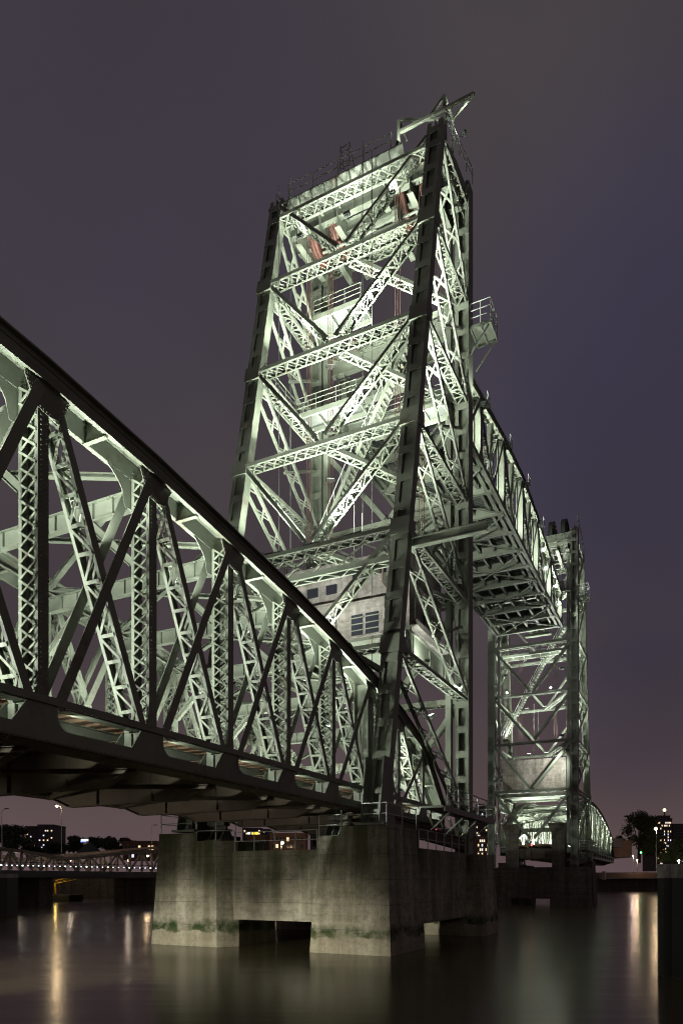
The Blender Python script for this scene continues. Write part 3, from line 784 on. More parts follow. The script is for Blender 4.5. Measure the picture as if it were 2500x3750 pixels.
    b.box(-19.4, -17.3, *sorted((my(43.9), my(44.9))), 44.1, 44.3); b.build('winding_drum', m, root)
    # platforms inside the tower
    def platform(x0, x1, y0, y1, z, rail=True):
        ya, yb = sorted((my(y0), my(y1)))
        b = MB(); b.box(x0, x1, ya+.07, yb-.07, z-.06, z); b.build('grating', DARKM, root)
        b = MB()
        for y in (ya, yb): b.box(x0, x1, y-.06, y+.06, z-.42, z-.061)
        k = max(2, int((x1-x0)/1.2))
        for i in range(k+1): xx = x0+(x1-x0)*i/k; b.box(xx-.03, xx+.03, ya+.061, yb-.061, z-.3, z-.061)
        b.build('platform', m, root)
        if rail: railing('', root, [V(x0, y0, z), V(x1, y0, z)], 1.05, 1.5, STEEL, .028, (1.0, .66, .33))
    platform(-25.1, -20.4, 43.4, 45.2, 33.2); platform(-24.7, -20.9, 45.2, 47.2, 41.4)
    platform(-20.6, -15.0, 45.6, 47.2, 32.6)
    railing('', root, [V(-25.2, 39.4, 33.2), V(-25.2, 43.4, 33.2)], 1.05, 1.3, STEEL, .028, (1.0, .66, .33))
    b = MB(); b.box(-25.5, -24.9, *sorted((my(39.3), my(43.4))), 33.1, 33.17); b.build('platform', m, root)
    # big equaliser drum group hanging over the middle
    b = MB()
    for i in range(6): b.tube(V(-20.6+.42*i, 46.6, 36.1), V(-20.42+.42*i, 46.6, 36.1), .95, 18)
    b.box(-21.2, -17.6, *sorted((my(46.2), my(47.0))), 34.9, 35.2); b.build('rope_equaliser', m, root)
    # flights of stairs on both sides, zigzag
    def stairs(x0, x1, y, z0, z1):
        p, q = V(x0, y, z0), V(x1, y, z1); off = Vector((0, .42, 0))
        b = MB()
        for s2 in (-1, 1): b.beam(p+off*s2, q+off*s2, .05, .26)
        f = b.build('stair', m, root)
        k = int((z1-z0)/.36)
        for i in range(k):
            c = p.lerp(q, (i+.5)/k); bar_obj('tread', c, XV*.14, Vector((0, .40, 0)), ZV*.025, m, f)
        b = MB()
        for s2 in (-1, 1):
            b.tube(p+off*s2+ZV*1.0, q+off*s2+ZV*1.0, .026, 6)
            for i in range(0, k+1, 3): c = p.lerp(q, i/k)+off*s2; b.tube(c, c+ZV*1.0, .022, 5)
        b.build('stair_rail', GALV, f)
    stairs(-25.0, -20.6, 43.9, 20.6, 29.0); stairs(-20.4, -16.2, 43.9, 29.2, 36.6)
    if fine:
        # square lattice mast face of the front left leg's guide
        for z in range(20, 46, 3):
            b = MB(); b.box(BX+.62, BX+.98, my(yf-.5), my(yf+.1), z, z+1.6); b.build('guide_plate', m, root)
    b = MB(); b.box(-15.3, -14.9, *sorted((my(47.2), my(47.7))), 5, 46); b.build('guide_rail', m, root)
    b = MB(); b.box(-24.95, -24.6, *sorted((my(47.2), my(47.7))), 5, 46); b.build('guide_rail', m, root)
    # cantilevered crane beam at level five
    b = MB(); y = rearY(19.4)+.55
    if fine: b.ibeam(V(AX-.4, y, 18.75), V(-9.6, y, 18.75), .52, .36, .03, .05); b.build('crane_beam', m, root)
    # balcony on the outer front corner
    for z, xo_ in ((38.5, AX),):
        w = 1.4 if z < 40 else .9
        b = MB(); x0, x1 = AX+.55, AX+.55+w; ya, yb = sorted((my(47.7), my(49.6)))
        b.box(x0, x1, ya, yb, z, z+.06)
        for a_ in (x0, (x0+x1)/2, x1): b.box(a_-.05, a_+.05, ya, yb, z-.18, z-.001)
        for a_ in (ya, yb): b.box(x0, x1, a_-.05, a_+.05, z-.2, z-.182+.18)
        for yy in (ya+.1, yb-.1): b.beam((x1-.1, yy, z-.2), (x0-.1, yy, z-1.9), .1, .1)
        o = b.build('balcony', m, root)
        if z < 40: railing('', root, [(x0, ya, z+.06), (x1, ya, z+.06), (x1, yb, z+.06), (x0, yb, z+.06)], 1.5, .9, GALV, .03, (1.0, .66, .33))
        else: railing('', root, [(x0, ya, z+.06), (x1, ya, z+.06), (x1, yb, z+.06)], 1.1, .9, GALV, .03)
    # low walkway at the foot, with railing
    b = MB(); b.box(AX+.6, AX+2.0, *sorted((my(37.5), my(48.6))), 4.0, 4.12); b.box(AX+1.95, AX+2.05, *sorted((my(37.5), my(48.6))), 3.8, 4.121)
    for yy in (39, 42, 45, 48): b.beam(V(AX+1.9, yy, 3.95), V(AX+.4, yy, 2.6), .1, .1)
    b.build('foot_walkway', m, root)
    railing('', root, [V(AX+2.0, 38.0, 4.12), V(AX+2.0, 48.6, 4.12), V(AX+.7, 48.6, 4.12)], 1.15, 2.2, GALV, .04, (1.0, .66, .33))
    b = MB(); b.ibeam(V(AX, rearY(3.3)+.6, 3.0), V(AX, yf-.5, 2.4), .8, .4, .03, .05); b.build('foot_girder', BROWN, root)
    for i in range(4):
        b = MB(); yy = 40+2*i; b.beam(V(AX+.2, yy, 3.9), V(AX+.2, yy+1.2, 2.9), .12, .12); b.build('sub_brace', m, root)
    lac.done()

tower_n = thing('lift_tower', 'tall floodlit lattice lift tower with two leaning rear legs, nearest the camera', 'lift tower', (-20, 40, 2.7))
tower(tower_n, ident, STEEL, True, 1)
tower_f = thing('lift_tower', 'second lattice lift tower far off, right of the near one', 'lift tower', (-20, MID2-40, 2.7))
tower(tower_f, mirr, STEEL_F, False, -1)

# the derrick frame and ladder on top of the near tower
d_ = MB(); yT = 42.3
P = {k: at(px, py, 0) for k, px, py in ()}
def onY(px, py, Y):
    u = (px-1250)/2563.5; v = (3219-py)/2563.5; c, s = math.cos(TH), math.sin(TH); k = Y/(u*s+c)
    return Vector(((u*c-s)*k, Y, v*k))
q = {n_: onY(*p) for n_, p in dict(a=(1460, 560, 42.2), a1=(1460, 440, 42.2), b=(1630, 520, 42.6), b1=(1626, 350, 42.6), tip=(1734, 343, 42.6), c=(1655, 560, 47), c1=(1657, 435, 45.5), e=(1462, 485, 42.2), e1=(1490, 515, 43.5), k=(1575, 425, 42.4)).items()}
for s0, s1, w in (('a', 'a1', .18), ('b', 'b1', .18), ('a1', 'c1', .13), ('e', 'tip', .17), ('k', 'b1', .14), ('c1', 'tip', .13), ('c', 'c1', .18), ('b1', 'c1', .13), ('a1', 'e1', .12)):
    d_ = MB(); d_.beam(q[s0], q[s1], w, w); d_.build('derrick_beam', STEEL, tower_n)
lp = onY(1262, 585, 42.4)
b = MB()
for dx in (-.35, .35): b.beam(lp+XV*dx-ZV*.6, lp+XV*dx+ZV*1.1, .06, .06)
for dx in (-.35, .35): b.beam(lp+XV*dx+ZV*1.1, lp+XV*dx-ZV*.6+YV*1.2, .05, .05)
ld_ = b.build('roof_ladder', GALV, tower_n)
for i in range(5):
    bar_obj('rung', lp+ZV*(-.5+.36*i), XV*.35, YV*.025, ZV*.025, GALV, ld_)
# strut from the span's end to the tower leg
b = MB(); b.beam((TN-.2, 32.6, 11.35), (AX-.3, rearY(11.0), 11.0), .22, .26); b.build('link_strut', STEEL, tower_n)

# tower lamps: long boxes on the struts looking up, spots from the corners
def tower_lights(root, my, pw, fx=True):
    V = lambda x, y, z: Vector((x, my(y), z))
    for z, zz in ((12.5, 22), (19.4, 30), (26.3, 38), (33.3, 47)):
        y = rearY(z)+.42
        for x in (-22.7, -20.0, -17.3):
            floodlight(root, V(x, y, z+.5), V(-20+(x+20)*.8, y+2.2, zz), pw*.62*(.3 if z < 15 else 1), 1.1 if fx else .6, 125, .6, radius=.25)
    for z, zz in ((11.5, 20), (20.5, 30), (30, 42), (38.5, 50)):
        floodlight(root, V(-16.2, 46.5, z), V(-19, 42, zz), pw*(.12 if z < 15 else .6 if z < 25 else .28), .6, 130, .6, radius=.25)
        floodlight(root, V(-24.0, 46.5, z), V(-21, 42, zz), pw*(.12 if z < 15 else .6 if z < 25 else .28), .6, 130, .6, radius=.25)
tower_lights(tower_n, ident, 14500)
tower_lights(tower_f, mirr, 8500, False)
for x in (-23.4, -17.3):
    b = MB(); b.ball((x, MID2-48.6, 26.75), .13); b.build('bulb_lamp', LENSB, tower_f)
floodlight(tower_n, (-20, 48.9, 27.2), (-20, 70, 35.5), 16000, .8, 75, .8)  # extra lamp added to brighten the underside of the lift span

floodlight(tower_n, (-16.6, 41.7, 47.1), (-14.6, 42.5, 50.6), 380, .3, 150, .6)  # added to light the derrick, in place of tower light leaking through the roof
floodlight(tower_n, (-13.2, 44.5, 48.9), (-14, 43.5, 52), 350, .3, 150, .6)  # second lamp added to brighten the derrick
floodlight(tower_n, (-12.9, 48.4, 33.5), (-12.8, 48.7, 40), 900, .4, 120, .6)  # lamp added so that the balcony shows lit from below
for x in (-23.5, -20, -16.8):
    floodlight(tower_n, (x, 41.15, 43.6), (x, 41.7, 47.0), 1100, .4, 140, .6)

# ------------------------------------------------------------------ counterweights
def counterweight(label, my, dz, m, low):
    root = thing('counterweight', label, 'counterweight', (-20, my(43.5), 15+dz))
    Y = lambda a, b_: sorted((my(a), my(b_)))
    b = MB(); b.box(-24.4, -15.5, *Y(40.7, 46.9), 15.6+dz, 20.6+dz); body = b.build('concrete_body', m, root)
    for x0, x1, z0, z1 in ((-23.6, -20.5, 15.9, 17.9), (-20.2, -17.0, 15.4, 17.7)):
        b = MB(); b.box(x0, x1, *Y(40.35, 40.7), z0+dz, z1+dz); b.build('concrete_panel', m, root)
    for x0, x1 in ((-24.1, -23.3), (-22.7, -21.9), (-21.3, -20.5), (-19.4, -18.4), (-17.9, -17.0)):
        zz = 18.6+dz if x0 < -20 else 19.3+dz
        b = MB(); b.box(x0, x1, *Y(40.66, 40.72), zz, zz+.6); b.build('slot', GLASSD, root)
    for x0, x1 in ((-19.3, -18.5), (-18.3, -17.4)):
        b = MB(); b.box(x0, x1, *Y(40.30, 40.36), 15.5+dz, 16.8+dz); g_ = b.build('grille', GLASSD, root)
        for i in range(3): bar_obj('grille_bar', Vector(((x0+x1)/2, my(40.28), 15.8+.4*i+dz)), XV*((x1-x0)/2), YV*.01, ZV*.03, STEEL, g_)
    for i in range(3):
        b = MB(); b.box(-15.5, -15.38, *Y(41.4+1.8*i, 42.8+1.8*i), 16.2+dz, 18.6+dz); b.build('side_panel', m, root)
    for yy in (40.68, 46.92):
        b = MB(); b.box(-24.5, -15.4, *Y(yy-.12, yy+.12), 15.2+dz, 15.6+dz); b.build('edge_beam', STEEL, root)
    b = MB(); b.box(-24.3, -15.6, *Y(40.9, 46.8), 15.45+dz, 15.58+dz); b.build('soffit_plate', STEEL, root)
    b = MB(); b.box(-15.5, -14.95, *Y(40.6, 47.0), 15.62+dz, 15.70+dz); b.box(-15.02, -14.95, *Y(40.6, 47.0), 15.701+dz, 16.0+dz); b.build('overhang_plate', m, root)
    for x in (-15.25, -24.65):
        b = MB(); b.ibeam(Vector((x, my(39.4), 14.1+dz)), Vector((x, my(48.2), 14.1+dz)), 1.9, .45, .03, .05)
        for i in range(3): b.box(x-.1, x+.1, *Y(40.6+3*i-.02, 40.6+3*i+.02), 13.2+dz, 15.0+dz)
        b.build('side_girder', STEEL, root)
    b = MB(); b.tube(Vector((-17.2, my(40.5), 20.2+dz)), Vector((-17.2, my(40.5), 18.6+dz)), .07, 8); b.tube(Vector((-17.2, my(40.5), 18.6+dz)), Vector((-16.9, my(40.5), 18.2+dz)), .07, 8)
    b.tube(Vector((-16.9, my(40.5), 18.2+dz)), Vector((-16.9, my(40.5), 15.8+dz)), .07, 8); b.build('drain_pipe', BROWN, root)
    return root
cw_n = counterweight('grey concrete counterweight with slit openings hanging low in the near tower', ident, 0, CWN, False)
cw_f = counterweight('board marked concrete counterweight in the foot of the far tower', mirr, -3.4, CWC, True)
floodlight(cw_n, (-16.0, 40.0, 13.0), (-15.6, 44, 17), 300, .5, 130, .6)
floodlight(cw_n, (-20, 38.6, 12.9), (-20, 41, 19), 350, .5, 130, .6)
floodlight(cw_n, (-14.35, 47.3, 13.0), (-15.1, 44.6, 14.6), 1300, .4, 130, .6)
floodlight(cw_n, (-14.3, 40.6, 13.4), (-15.1, 43, 15.4), 900, .3, 130, .6)
floodlight(cw_f, (-14.9, MID2-50.6, 17.4), (-19.5, MID2-46.9, 14.2), 2600, .5, 110, .8)

# ------------------------------------------------------------------ the lift span
lift = thing('lift_span', 'raised lift span with its lattice floor seen from below, hung between the towers', 'bridge span', (-19.85, 73.3, 34.2))
def lift_span(root, m):
    lac = Lacing(root, m, 200)
    ys = [48.9+8.15*i for i in range(7)]; tops = [38.9, 40.1, 41.2, 41.75, 41.2, 40.1, 38.9]
    zb = 34.2
    for X, sx in ((-15.4, -1), (-24.3, 1)):
        ch = MB()
        for i in range(6):
            p, q = Vector((X, ys[i], tops[i])), Vector((X, ys[i+1], tops[i+1]))
            d = (q-p).normalized(); up = XV.cross(d)
            if up.z < 0: up = -up
            for e in (0, sx*.6): ch.beam(p+XV*e-up*.24, q+XV*e-up*.24, .03, .46, up)
            ch.beam(p+XV*sx*.3, q+XV*sx*.3, .85, .05, up)
            for k in range(1, 8):
                c = p.lerp(q, k/8); ch.hexa(c+XV*sx*.3-up*.47, d*.05, XV*.33, up*.012)
        ch.build('top_chord', m, root)
        bt = MB()
        for e in (0, sx*.6): bt.box(X+e-.02, X+e+.02, ys[0]-.4, ys[-1]+.4, zb, zb+.62)
        bt.box(*sorted((X+sx*-.12, X+sx*.2)), ys[0]-.4, ys[-1]+.4, zb-.04, zb-.001); bt.box(*sorted((X+sx*.42, X+sx*.74)), ys[0]-.4, ys[-1]+.4, zb-.04, zb-.001)
        bt.build('bottom_chord', m, root)
        for i in range(7):
            b = MB(); 
            for e in (0, sx*.6): b.box(X+e-.03, X+e+.03, ys[i]-.32, ys[i]+.32, zb+.62, tops[i]-.3)
            b.box(X+.03*sx, X+.57*sx, ys[i]-.02, ys[i]+.02, zb+.62, tops[i]-.3) if sx > 0 else b.box(X+.57*sx, X+.03*sx, ys[i]-.02, ys[i]+.02, zb+.62, tops[i]-.3)
            b.build('post', m, root)
            for e, nm in ((-.03*sx, 0), (.63*sx, 1)):
                g_ = MB(); g_.prism([Vector((X+e-.01, ys[i]-.9, zb+.1)), Vector((X+e-.01, ys[i]+.9, zb+.1)), Vector((X+e-.01, ys[i]+.4, zb+1.2)), Vector((X+e-.01, ys[i]-.4, zb+1.2))], (.02, 0, 0)); g_.build('gusset_plate', m, root)
                g_ = MB(); g_.prism([Vector((X+e-.01, ys[i]-.8, tops[i]-.1)), Vector((X+e-.01, ys[i]+.8, tops[i]-.1)), Vector((X+e-.01, ys[i]+.35, tops[i]-1.1)), Vector((X+e-.01, ys[i]-.35, tops[i]-1.1))], (.02, 0, 0)); g_.build('gusset_plate', m, root)
        for i in range(6):
            ym = (ys[i]+ys[i+1])/2; tm = (tops[i]+tops[i+1])/2
            laced('brace', root, lac, (X+sx*.3, ys[i]+.3, tops[i]-.6), (X+sx*.3, ym-.1, zb+.7), XV, None, .52, .3, m, 'N', .8, .03, .08, .07)
            for e in (0, .6*sx):
                b = MB(); b.beam((X+e, ys[i+1]-.3, tops[i+1]-.6), (X+e, ym+.1, zb+.7), .03, .36, YV); b.build('tie_plate', m, root)
            b = MB(); b.beam((X+sx*.3, ym, zb+.62), (X+sx*.3, ym, tm-.5), .5, .2, YV); b.build('hanger', m, root)
    x0, x1 = -24.2, -15.5
    for i in range(13):
        y = ys[0]+4.075*i
        b = MB(); b.ibeam((x0+.1, y, zb+.45), (x1-.1, y, zb+.45), 1.1, .34, .03, .05); b.build('floor_beam', m, root)
        for s_ in (-1, 1):   # bracket plates at the chord
            xx = x1 if s_ > 0 else x0
            b = MB(); b.prism([Vector((xx, y-.45, zb-.09)), Vector((xx, y+.45, zb-.09)), Vector((xx-s_*1.1, y+.15, zb-.09)), Vector((xx-s_*1.1, y-.15, zb-.09))], (0, 0, .03)); b.build('bracket_plate', m, root)
        if i < 12:
            for k in range(5):
                xx = x0+1.25+(x1-x0-2.5)*k/4
                b = MB(); b.ibeam((xx, y+.18, zb+.60), (xx, y+3.9, zb+.60), .5, .26, .025, .04); b.build('stringer', m, root)
    for i in range(6):
        for a_, c_ in (((x0, ys[i]), (x1, ys[i+1])), ((x1, ys[i]), (x0, ys[i+1]))):
            b = MB(); b.beam((a_[0], a_[1], zb-.13 if a_[0] == x0 else zb-.24), (c_[0], c_[1], zb-.13 if a_[0] == x0 else zb-.24), .12, .09); b.build('lower_lateral', m, root)
            b = MB(); b.beam((a_[0]+.3, a_[1], tops[i]-.3), (c_[0]-.3, c_[1], tops[i+1]-.3), .14, .14); b.build('upper_lateral', m, root)
        b = MB(); b.ibeam((x0+.6, ys[i], tops[i]-.7), (x1-.6, ys[i], tops[i]-.7), .6, .25, .025, .03); b.build('cross_strut', m, root)
    # deck between the rails: planks and equipment with gaps
    sl = MB(); y = ys[0]
    while y < ys[-1]:
        sl.box(x0+.7, x1-.7, y, y+.2, zb+.90, zb+1.05); y += .36 if random.random() > .04 else .9
    sl.build('sleeper', DARKM, root, kind='stuff')
    for xs in (x0+1.6, x0+3.05, x1-3.05, x1-1.6):
        b = MB(); b.box(xs-.035, xs+.035, ys[0], ys[-1], zb+1.05, zb+1.2); b.build('rail', DARKM, root)
    # lifting frame at both ends: girder with ropes' anchor, and little lamps
    for y in (ys[0]-.3, ys[-1]+.3):
        b = MB(); b.ibeam((BX+.9, y, 39.6), (AX-.9, y, 39.6), 1.2, .5, .03, .05); b.build('lifting_girder', m, root)
    # clutter on the portal over the near end
    for i in range(9):
        xx = -23.5+.9*i+random.uniform(-.2, .2)
        b = MB(); b.box(xx, xx+random.uniform(.2, .5), ys[0]-.5, ys[0]+.2, 40.2, 40.2+random.uniform(.3, .9)); b.build('rope_socket', m, root)
    # small bulbs on the posts towards the far end
    for y, z in ((84, 38.6), (85.5, 37.0), (92.5, 37.5), (95, 36.2)):
        b = MB(); b.ball((-15.25, y, z), .17); b.build('bulb_lamp', LENSB, root)
    for i in range(4):
        pth = MB(); y = ys[i+1]; pth.box(-15.35, -14.75, y-.5, y+.5, tops[i+1]-.98, tops[i+1]-.92); pth.build('inspection_step', m, root)
        railing('', root, [(-14.77, y-.5, tops[i+1]-.92), (-14.77, y+.5, tops[i+1]-.92)], .75, .35, GALV, .02)
    for i in range(1, 7):
        y = ys[i]-4.1
        floodlight(root, (-16.8, y, zb+1.5), (-15.4, y+1.5, zb+4.0), 5500, .45, 140, .6)
        floodlight(root, (-23.0, y, zb+1.5), (-24.2, y+1.5, zb+4.0), 4000, .45, 140, .6)
    lac.done()
lift_span(lift, STEEL)

# ------------------------------------------------------------------ far banks
BRICK = mat('brown_brick', (0.17, 0.10, 0.07), 0.8, dirt=(0.09, 0.055, 0.04), dscale=0.8, damt=0.7)
PLAST = mat('grey_facade', (0.10, 0.085, 0.09), 0.8, dirt=(0.06, 0.05, 0.055), dscale=0.4, damt=0.6)
PURP = mat('violet_facade', (0.14, 0.11, 0.19), 0.7)
ASPH = mat('asphalt', (0.05, 0.05, 0.05), 0.8, dirt=(0.03, 0.03, 0.03), dscale=0.6)
GRASSM = mat('bank_grass', (0.045, 0.055, 0.02), 0.9, dirt=(0.025, 0.03, 0.012), dscale=1.2, damt=0.9)
LITW = mat('lit_window', (0.5, 0.4, 0.3), 0.5, emit=(1.0, 0.72, 0.42), estr=1.3)
LITC = mat('lit_window_cold', (0.5, 0.5, 0.6), 0.5, emit=(0.75, 0.8, 1.0), estr=1.2)
BEIGE = mat('beige_bridge_paint', (0.30, 0.24, 0.19), 0.6, dirt=(0.15, 0.12, 0.10), dscale=0.8, damt=0.5)
SIGNW = mat('lit_white_sign', (0.8, 0.8, 0.9), 0.4, emit=(0.8, 0.87, 1.0), estr=2.5)
SIGNB = mat('lit_blue_sign', (0.3, 0.4, 0.9), 0.4, emit=(0.25, 0.35, 1.0), estr=1.5)
SIGNY = mat('lit_yellow_sign', (0.9, 0.75, 0.1), 0.4, emit=(1.0, 0.72, 0.08), estr=1.6)
YELLOW = mat('yellow_paint', (0.55, 0.36, 0.03), 0.5)
ORANGE = mat('orange_sign', (0.8, 0.35, 0.03), 0.5, emit=(1.0, 0.4, 0.03), estr=0.25)
WHITE = mat('white_sign', (0.75, 0.75, 0.72), 0.5)
GREENR = mat('green_roof', (0.03, 0.05, 0.035), 0.6)
BARK = mat('bark', (0.06, 0.045, 0.035), 0.9)
LEAF = mat('leaves', (0.05, 0.065, 0.022), 0.7, dirt=(0.03, 0.045, 0.015), dscale=0.8, damt=1.0)

def flat(name, pts, z, m, th=0.3):
    b = MB(); b.prism([Vector((x, y, z-th)) for x, y in pts], (0, 0, th)); return struct(name, b, m)

# west bank (left): quay and street behind the road bridge, city ground
def gp(px, dep, z=0):
    p = at(px, 3219, dep); return (p.x, p.y)
flat('west_quay', [gp(-700, 138), gp(1300, 150), gp(1300, 600), gp(-700, 600)], 0.9, QUAYC, 5.5)
flat('west_street', [gp(-700, 146), gp(1300, 158), gp(1300, 190), gp(-700, 190)], 0.91, ASPH, 0.006)
# east bank beyond the far pier (right)
flat('east_quay', [gp(1750, 215), gp(3300, 204), gp(3600, 600), gp(1500, 600), gp(1500, 215)], 0.12, QUAYC, 5.0)
b = MB()
pa, pb_ = at(2195, 3219, 209), at(3000, 3219, 206)
dd = (pb_-pa).normalized(); nn = Vector((-dd.y, dd.x, 0))
b.prism([Vector((pa.x, pa.y, 0.12)), Vector((pa.x, pa.y, 0.12))+nn*1.2+ZV*1.75, Vector((pa.x, pa.y, 0.12))+nn*60+ZV*1.85, Vector((pa.x, pa.y, 0.12))+nn*60], pb_-pa)
struct('embankment', b, BRICK)
b = MB(); o1 = Vector((pa.x, pa.y, 2.0))+nn*3; o2 = o1+(pb_-pa); b.prism([o1, o2, o2+nn*9, o1+nn*9], (0, 0, .01)); struct('east_road', b, ASPH)
# kerb lit by the street lamps along the quay edge
b = MB(); b.hexa((Vector((pa.x, pa.y, .2))+Vector((pb_.x, pb_.y, .2)))/2-nn*.3, (pb_-pa)/2, nn*.3, ZV*.08); struct('quay_kerb', b, CAPC)
flat('east_park', [gp(2250, 226), gp(3000, 222), gp(3200, 420), gp(2100, 420)], 2.0, GRASSM, 1.0)
b = MB()
c0 = at(2210, 3207, 208.3); b.tube(c0-ZV*1.2, c0+ZV*1.1, .55, 8, .45); b.box(c0.x-.55, c0.x+.55, c0.y-.4, c0.y+.4, c0.z+1.1, c0.z+1.3)
tag(b.build('bollard', CAPC), 'stout pale bollard standing on the edge of the far right quay', 'bollard')

# trees
def tree(px, pyb, pyt, dep, wpx, label, nleaf=2200, seed=1, leafm=LEAF, group='trees along the far banks', lsz=.34, sparse=False):
    nleaf = int(nleaf*2.2)
    rnd = random.Random(seed)
    base = at(px, pyb, dep); hgt = (pyb-pyt)/2563.5*dep; wid = wpx/2563.5*dep/2
    r = thing('tree', label, 'tree', tuple(base), group)
    tb = MB(); t_top = base+ZV*hgt*.55
    tb.tube(base, base+ZV*hgt*.3, hgt*.035, 8, hgt*.026); tb.tube(base+ZV*hgt*.3, t_top, hgt*.026, 8, hgt*.012)
    lobes = []
    for i in range(20):
        a = rnd.uniform(0, 6.28); f = rnd.uniform(.3, 1.0)
        z = rnd.uniform(.38, .9); rad = wid*(.35+.5*math.sin(math.pi*min(1, (z-.2)/.85)))*f
        e = base+Vector((math.cos(a)*rad, math.sin(a)*rad, hgt*z))
        tb.tube(base+ZV*hgt*rnd.uniform(.22, .5), e, hgt*.012, 5, hgt*.003)
        lobes.append((e, wid*rnd.uniform(.16, .40), hgt*rnd.uniform(.07, .16)))
    lobes.append((base+ZV*hgt*.86, wid*.35, hgt*.13))
    tb.build('trunk', BARK, r)
    cb = MB()
    for i in range(nleaf):
        c, rx, rz = rnd.choice(lobes)
        while True:
            x, y, z = rnd.uniform(-1, 1), rnd.uniform(-1, 1), rnd.uniform(-1, 1)
            q_ = x*x+y*y+z*z
            if q_ < 1 and (q_ > .2 or rnd.random() < .35): break
        p = c+Vector((x*rx+rnd.gauss(0, wid*.10), y*rx+rnd.gauss(0, wid*.10), z*rz+rnd.gauss(0, hgt*.03))); s_ = lsz*rnd.uniform(.5, 1.3)
        a = Vector((rnd.uniform(-1, 1), rnd.uniform(-1, 1), rnd.uniform(-.6, .6))).normalized(); bb = a.cross(Vector((rnd.uniform(-1, 1), rnd.uniform(-1, 1), rnd.uniform(-1, 1)))).normalized()
        n_ = len(cb.v); cb.v += [p-a*s_, p-bb*s_*.55, p+a*s_, p+bb*s_*.55]; cb.f.append((n_, n_+1, n_+2, n_+3))
    cb.build('crown', leafm, r)
    return r
tree(52, 3150, 3022, 175, 150, 'broad dark tree left of the apartment slab behind the road bridge', 2600, 3)
tree(272, 3140, 3060, 185, 90, 'round dark tree just right of the tall street lamp on the left', 1700, 4)
tree(205, 3140, 3082, 190, 70, 'low dark tree in front of the apartment slab, left of the tall lamp', 1200, 5)
tree(355, 3140, 3066, 195, 85, 'bare looking tree right of the small lit sign on the left bank', 1100, 6)
tree(410, 3140, 3066, 200, 80, 'thin crowned tree in the middle of the left tree row', 1100, 7)
tree(462, 3140, 3068, 198, 80, 'rightmost tree of the left row, beside the sloping bridge beam', 1100, 8)
tree(120, 3150, 3090, 190, 80, 'low bushy tree between the broad tree and the lamp post', 1200, 9)
tree(2338, 3160, 2974, 245, 120, 'tall dark poplar like tree left of the lit office tower on the right bank', 3200, 11, lsz=.42)
tree(2385, 3165, 3060, 238, 80, 'smaller tree catching lamp light below the tall right lamp', 1800, 12)
tree(2262, 3130, 3062, 260, 60, 'dark tree top behind the end of the far arched span', 1200, 13)
tree(2285, 3130, 3085, 262, 45, 'small dark shrub like tree right of the far span end', 900, 14)
tree(2490, 3190, 3070, 228, 80, 'lamp lit tree at the right edge above the concrete mooring pile', 2200, 15)
tree(2450, 3190, 3100, 232, 80, 'low green tree right of the road sign', 1700, 16)

# buildings with their windows
def building(px0, px1, pyt, pyb, dep, thick, m, label, cols, rows, lit=.12, seed=1, litm=None, parapet=True, only=None, name='apartment_building', margin=.06, cat='building'):
    rnd = random.Random(seed)
    A, B = at(px0, pyb, dep), at(px1, pyb, dep); hgt = (pyb-pyt)/2563.5*dep
    d = (B-A); L = d.length; d.normalize(); n_ = Vector((-d.y, d.x, 0))
    r = thing(name, label, cat, tuple(A))
    b = MB(); b.hexa((A+B)/2+n_*thick/2+ZV*(hgt/2), d*(L/2), n_*(thick/2), ZV*(hgt/2)); b.build('wall', m, r)
    if parapet:
        b = MB(); b.hexa((A+B)/2+n_*thick/2+ZV*(hgt+.3), d*(L/2+.15), n_*(thick/2+.15), ZV*.3); b.build('parapet', m, r)
    dark = MB()
    for i in range(cols):
        for j in range(rows):
            c = A+d*(L*(margin+(1-2*margin)*(i+.5)/cols))+ZV*(hgt*(.06+.9*(j+.5)/rows))-n_*.02
            hw, hh = L*(1-2*margin)/cols*.33, hgt*.9/rows*.27
            on = (rnd.random() < lit) if only is None else ((i, j) in only)
            if on:
                w = MB(); w.hexa(c, d*hw, n_*.05, ZV*hh); w.build('window', (litm or (LITW if rnd.random() < .8 else LITC)), r)
            else: dark.hexa(c, d*hw, n_*.04, ZV*hh)
    if dark.v: dark.build('dark_window', GLASSD, r, kind='stuff')
    return r
building(96, 138, 3030, 3150, 320, 14, PLAST, 'left wing of the apartment slab behind the left trees, hardly lit', 6, 13, .04, 21)
building(139, 197, 3024, 3150, 316, 14, PLAST, 'apartment slab with scattered lit windows behind the road bridge on the left', 7, 13, .24, 22)
building(2403, 2459, 3000, 3190, 420, 20, PLAST, 'office tower with bright rows of windows and a mast on the right bank', 11, 16, .34, 23, name='office_tower')
building(2412, 2452, 2990, 3000, 422, 14, PLAST, 'stepped roof storey on top of the lit office tower', 4, 1, 0, 24, name='roof_storey')
building(2461, 2620, 3020, 3190, 425, 20, PLAST, 'wide dark office block right of the lit office tower', 20, 14, .06, 25, name='office_block')
building(1742, 1758, 2967, 3105, 300, 12, PLAST, 'lower shoulder of the flat block seen between the towers', 3, 12, .10, 26)
building(1759, 1800, 2957, 3150, 302, 12, PLAST, 'flat block with a few lit windows between the two lift towers', 5, 15, .13, 27)
building(1744, 1792, 3068, 3140, 240, 8, BRICK, 'row of lamp lit brick houses at the foot of the flat block', 6, 4, .35, 28, name='brick_house')
building(2246, 2312, 3085, 3140, 236, 14, BRICK, 'brown abutment building at the end of the far arched span', 0, 0, 0, 29, name='abutment', parapet=True)
building(2243, 2278, 3077, 3102, 232, 6, PLAST, 'small pale green control cabin at the end of the far span', 0, 0, 0, 30, name='control_cabin')
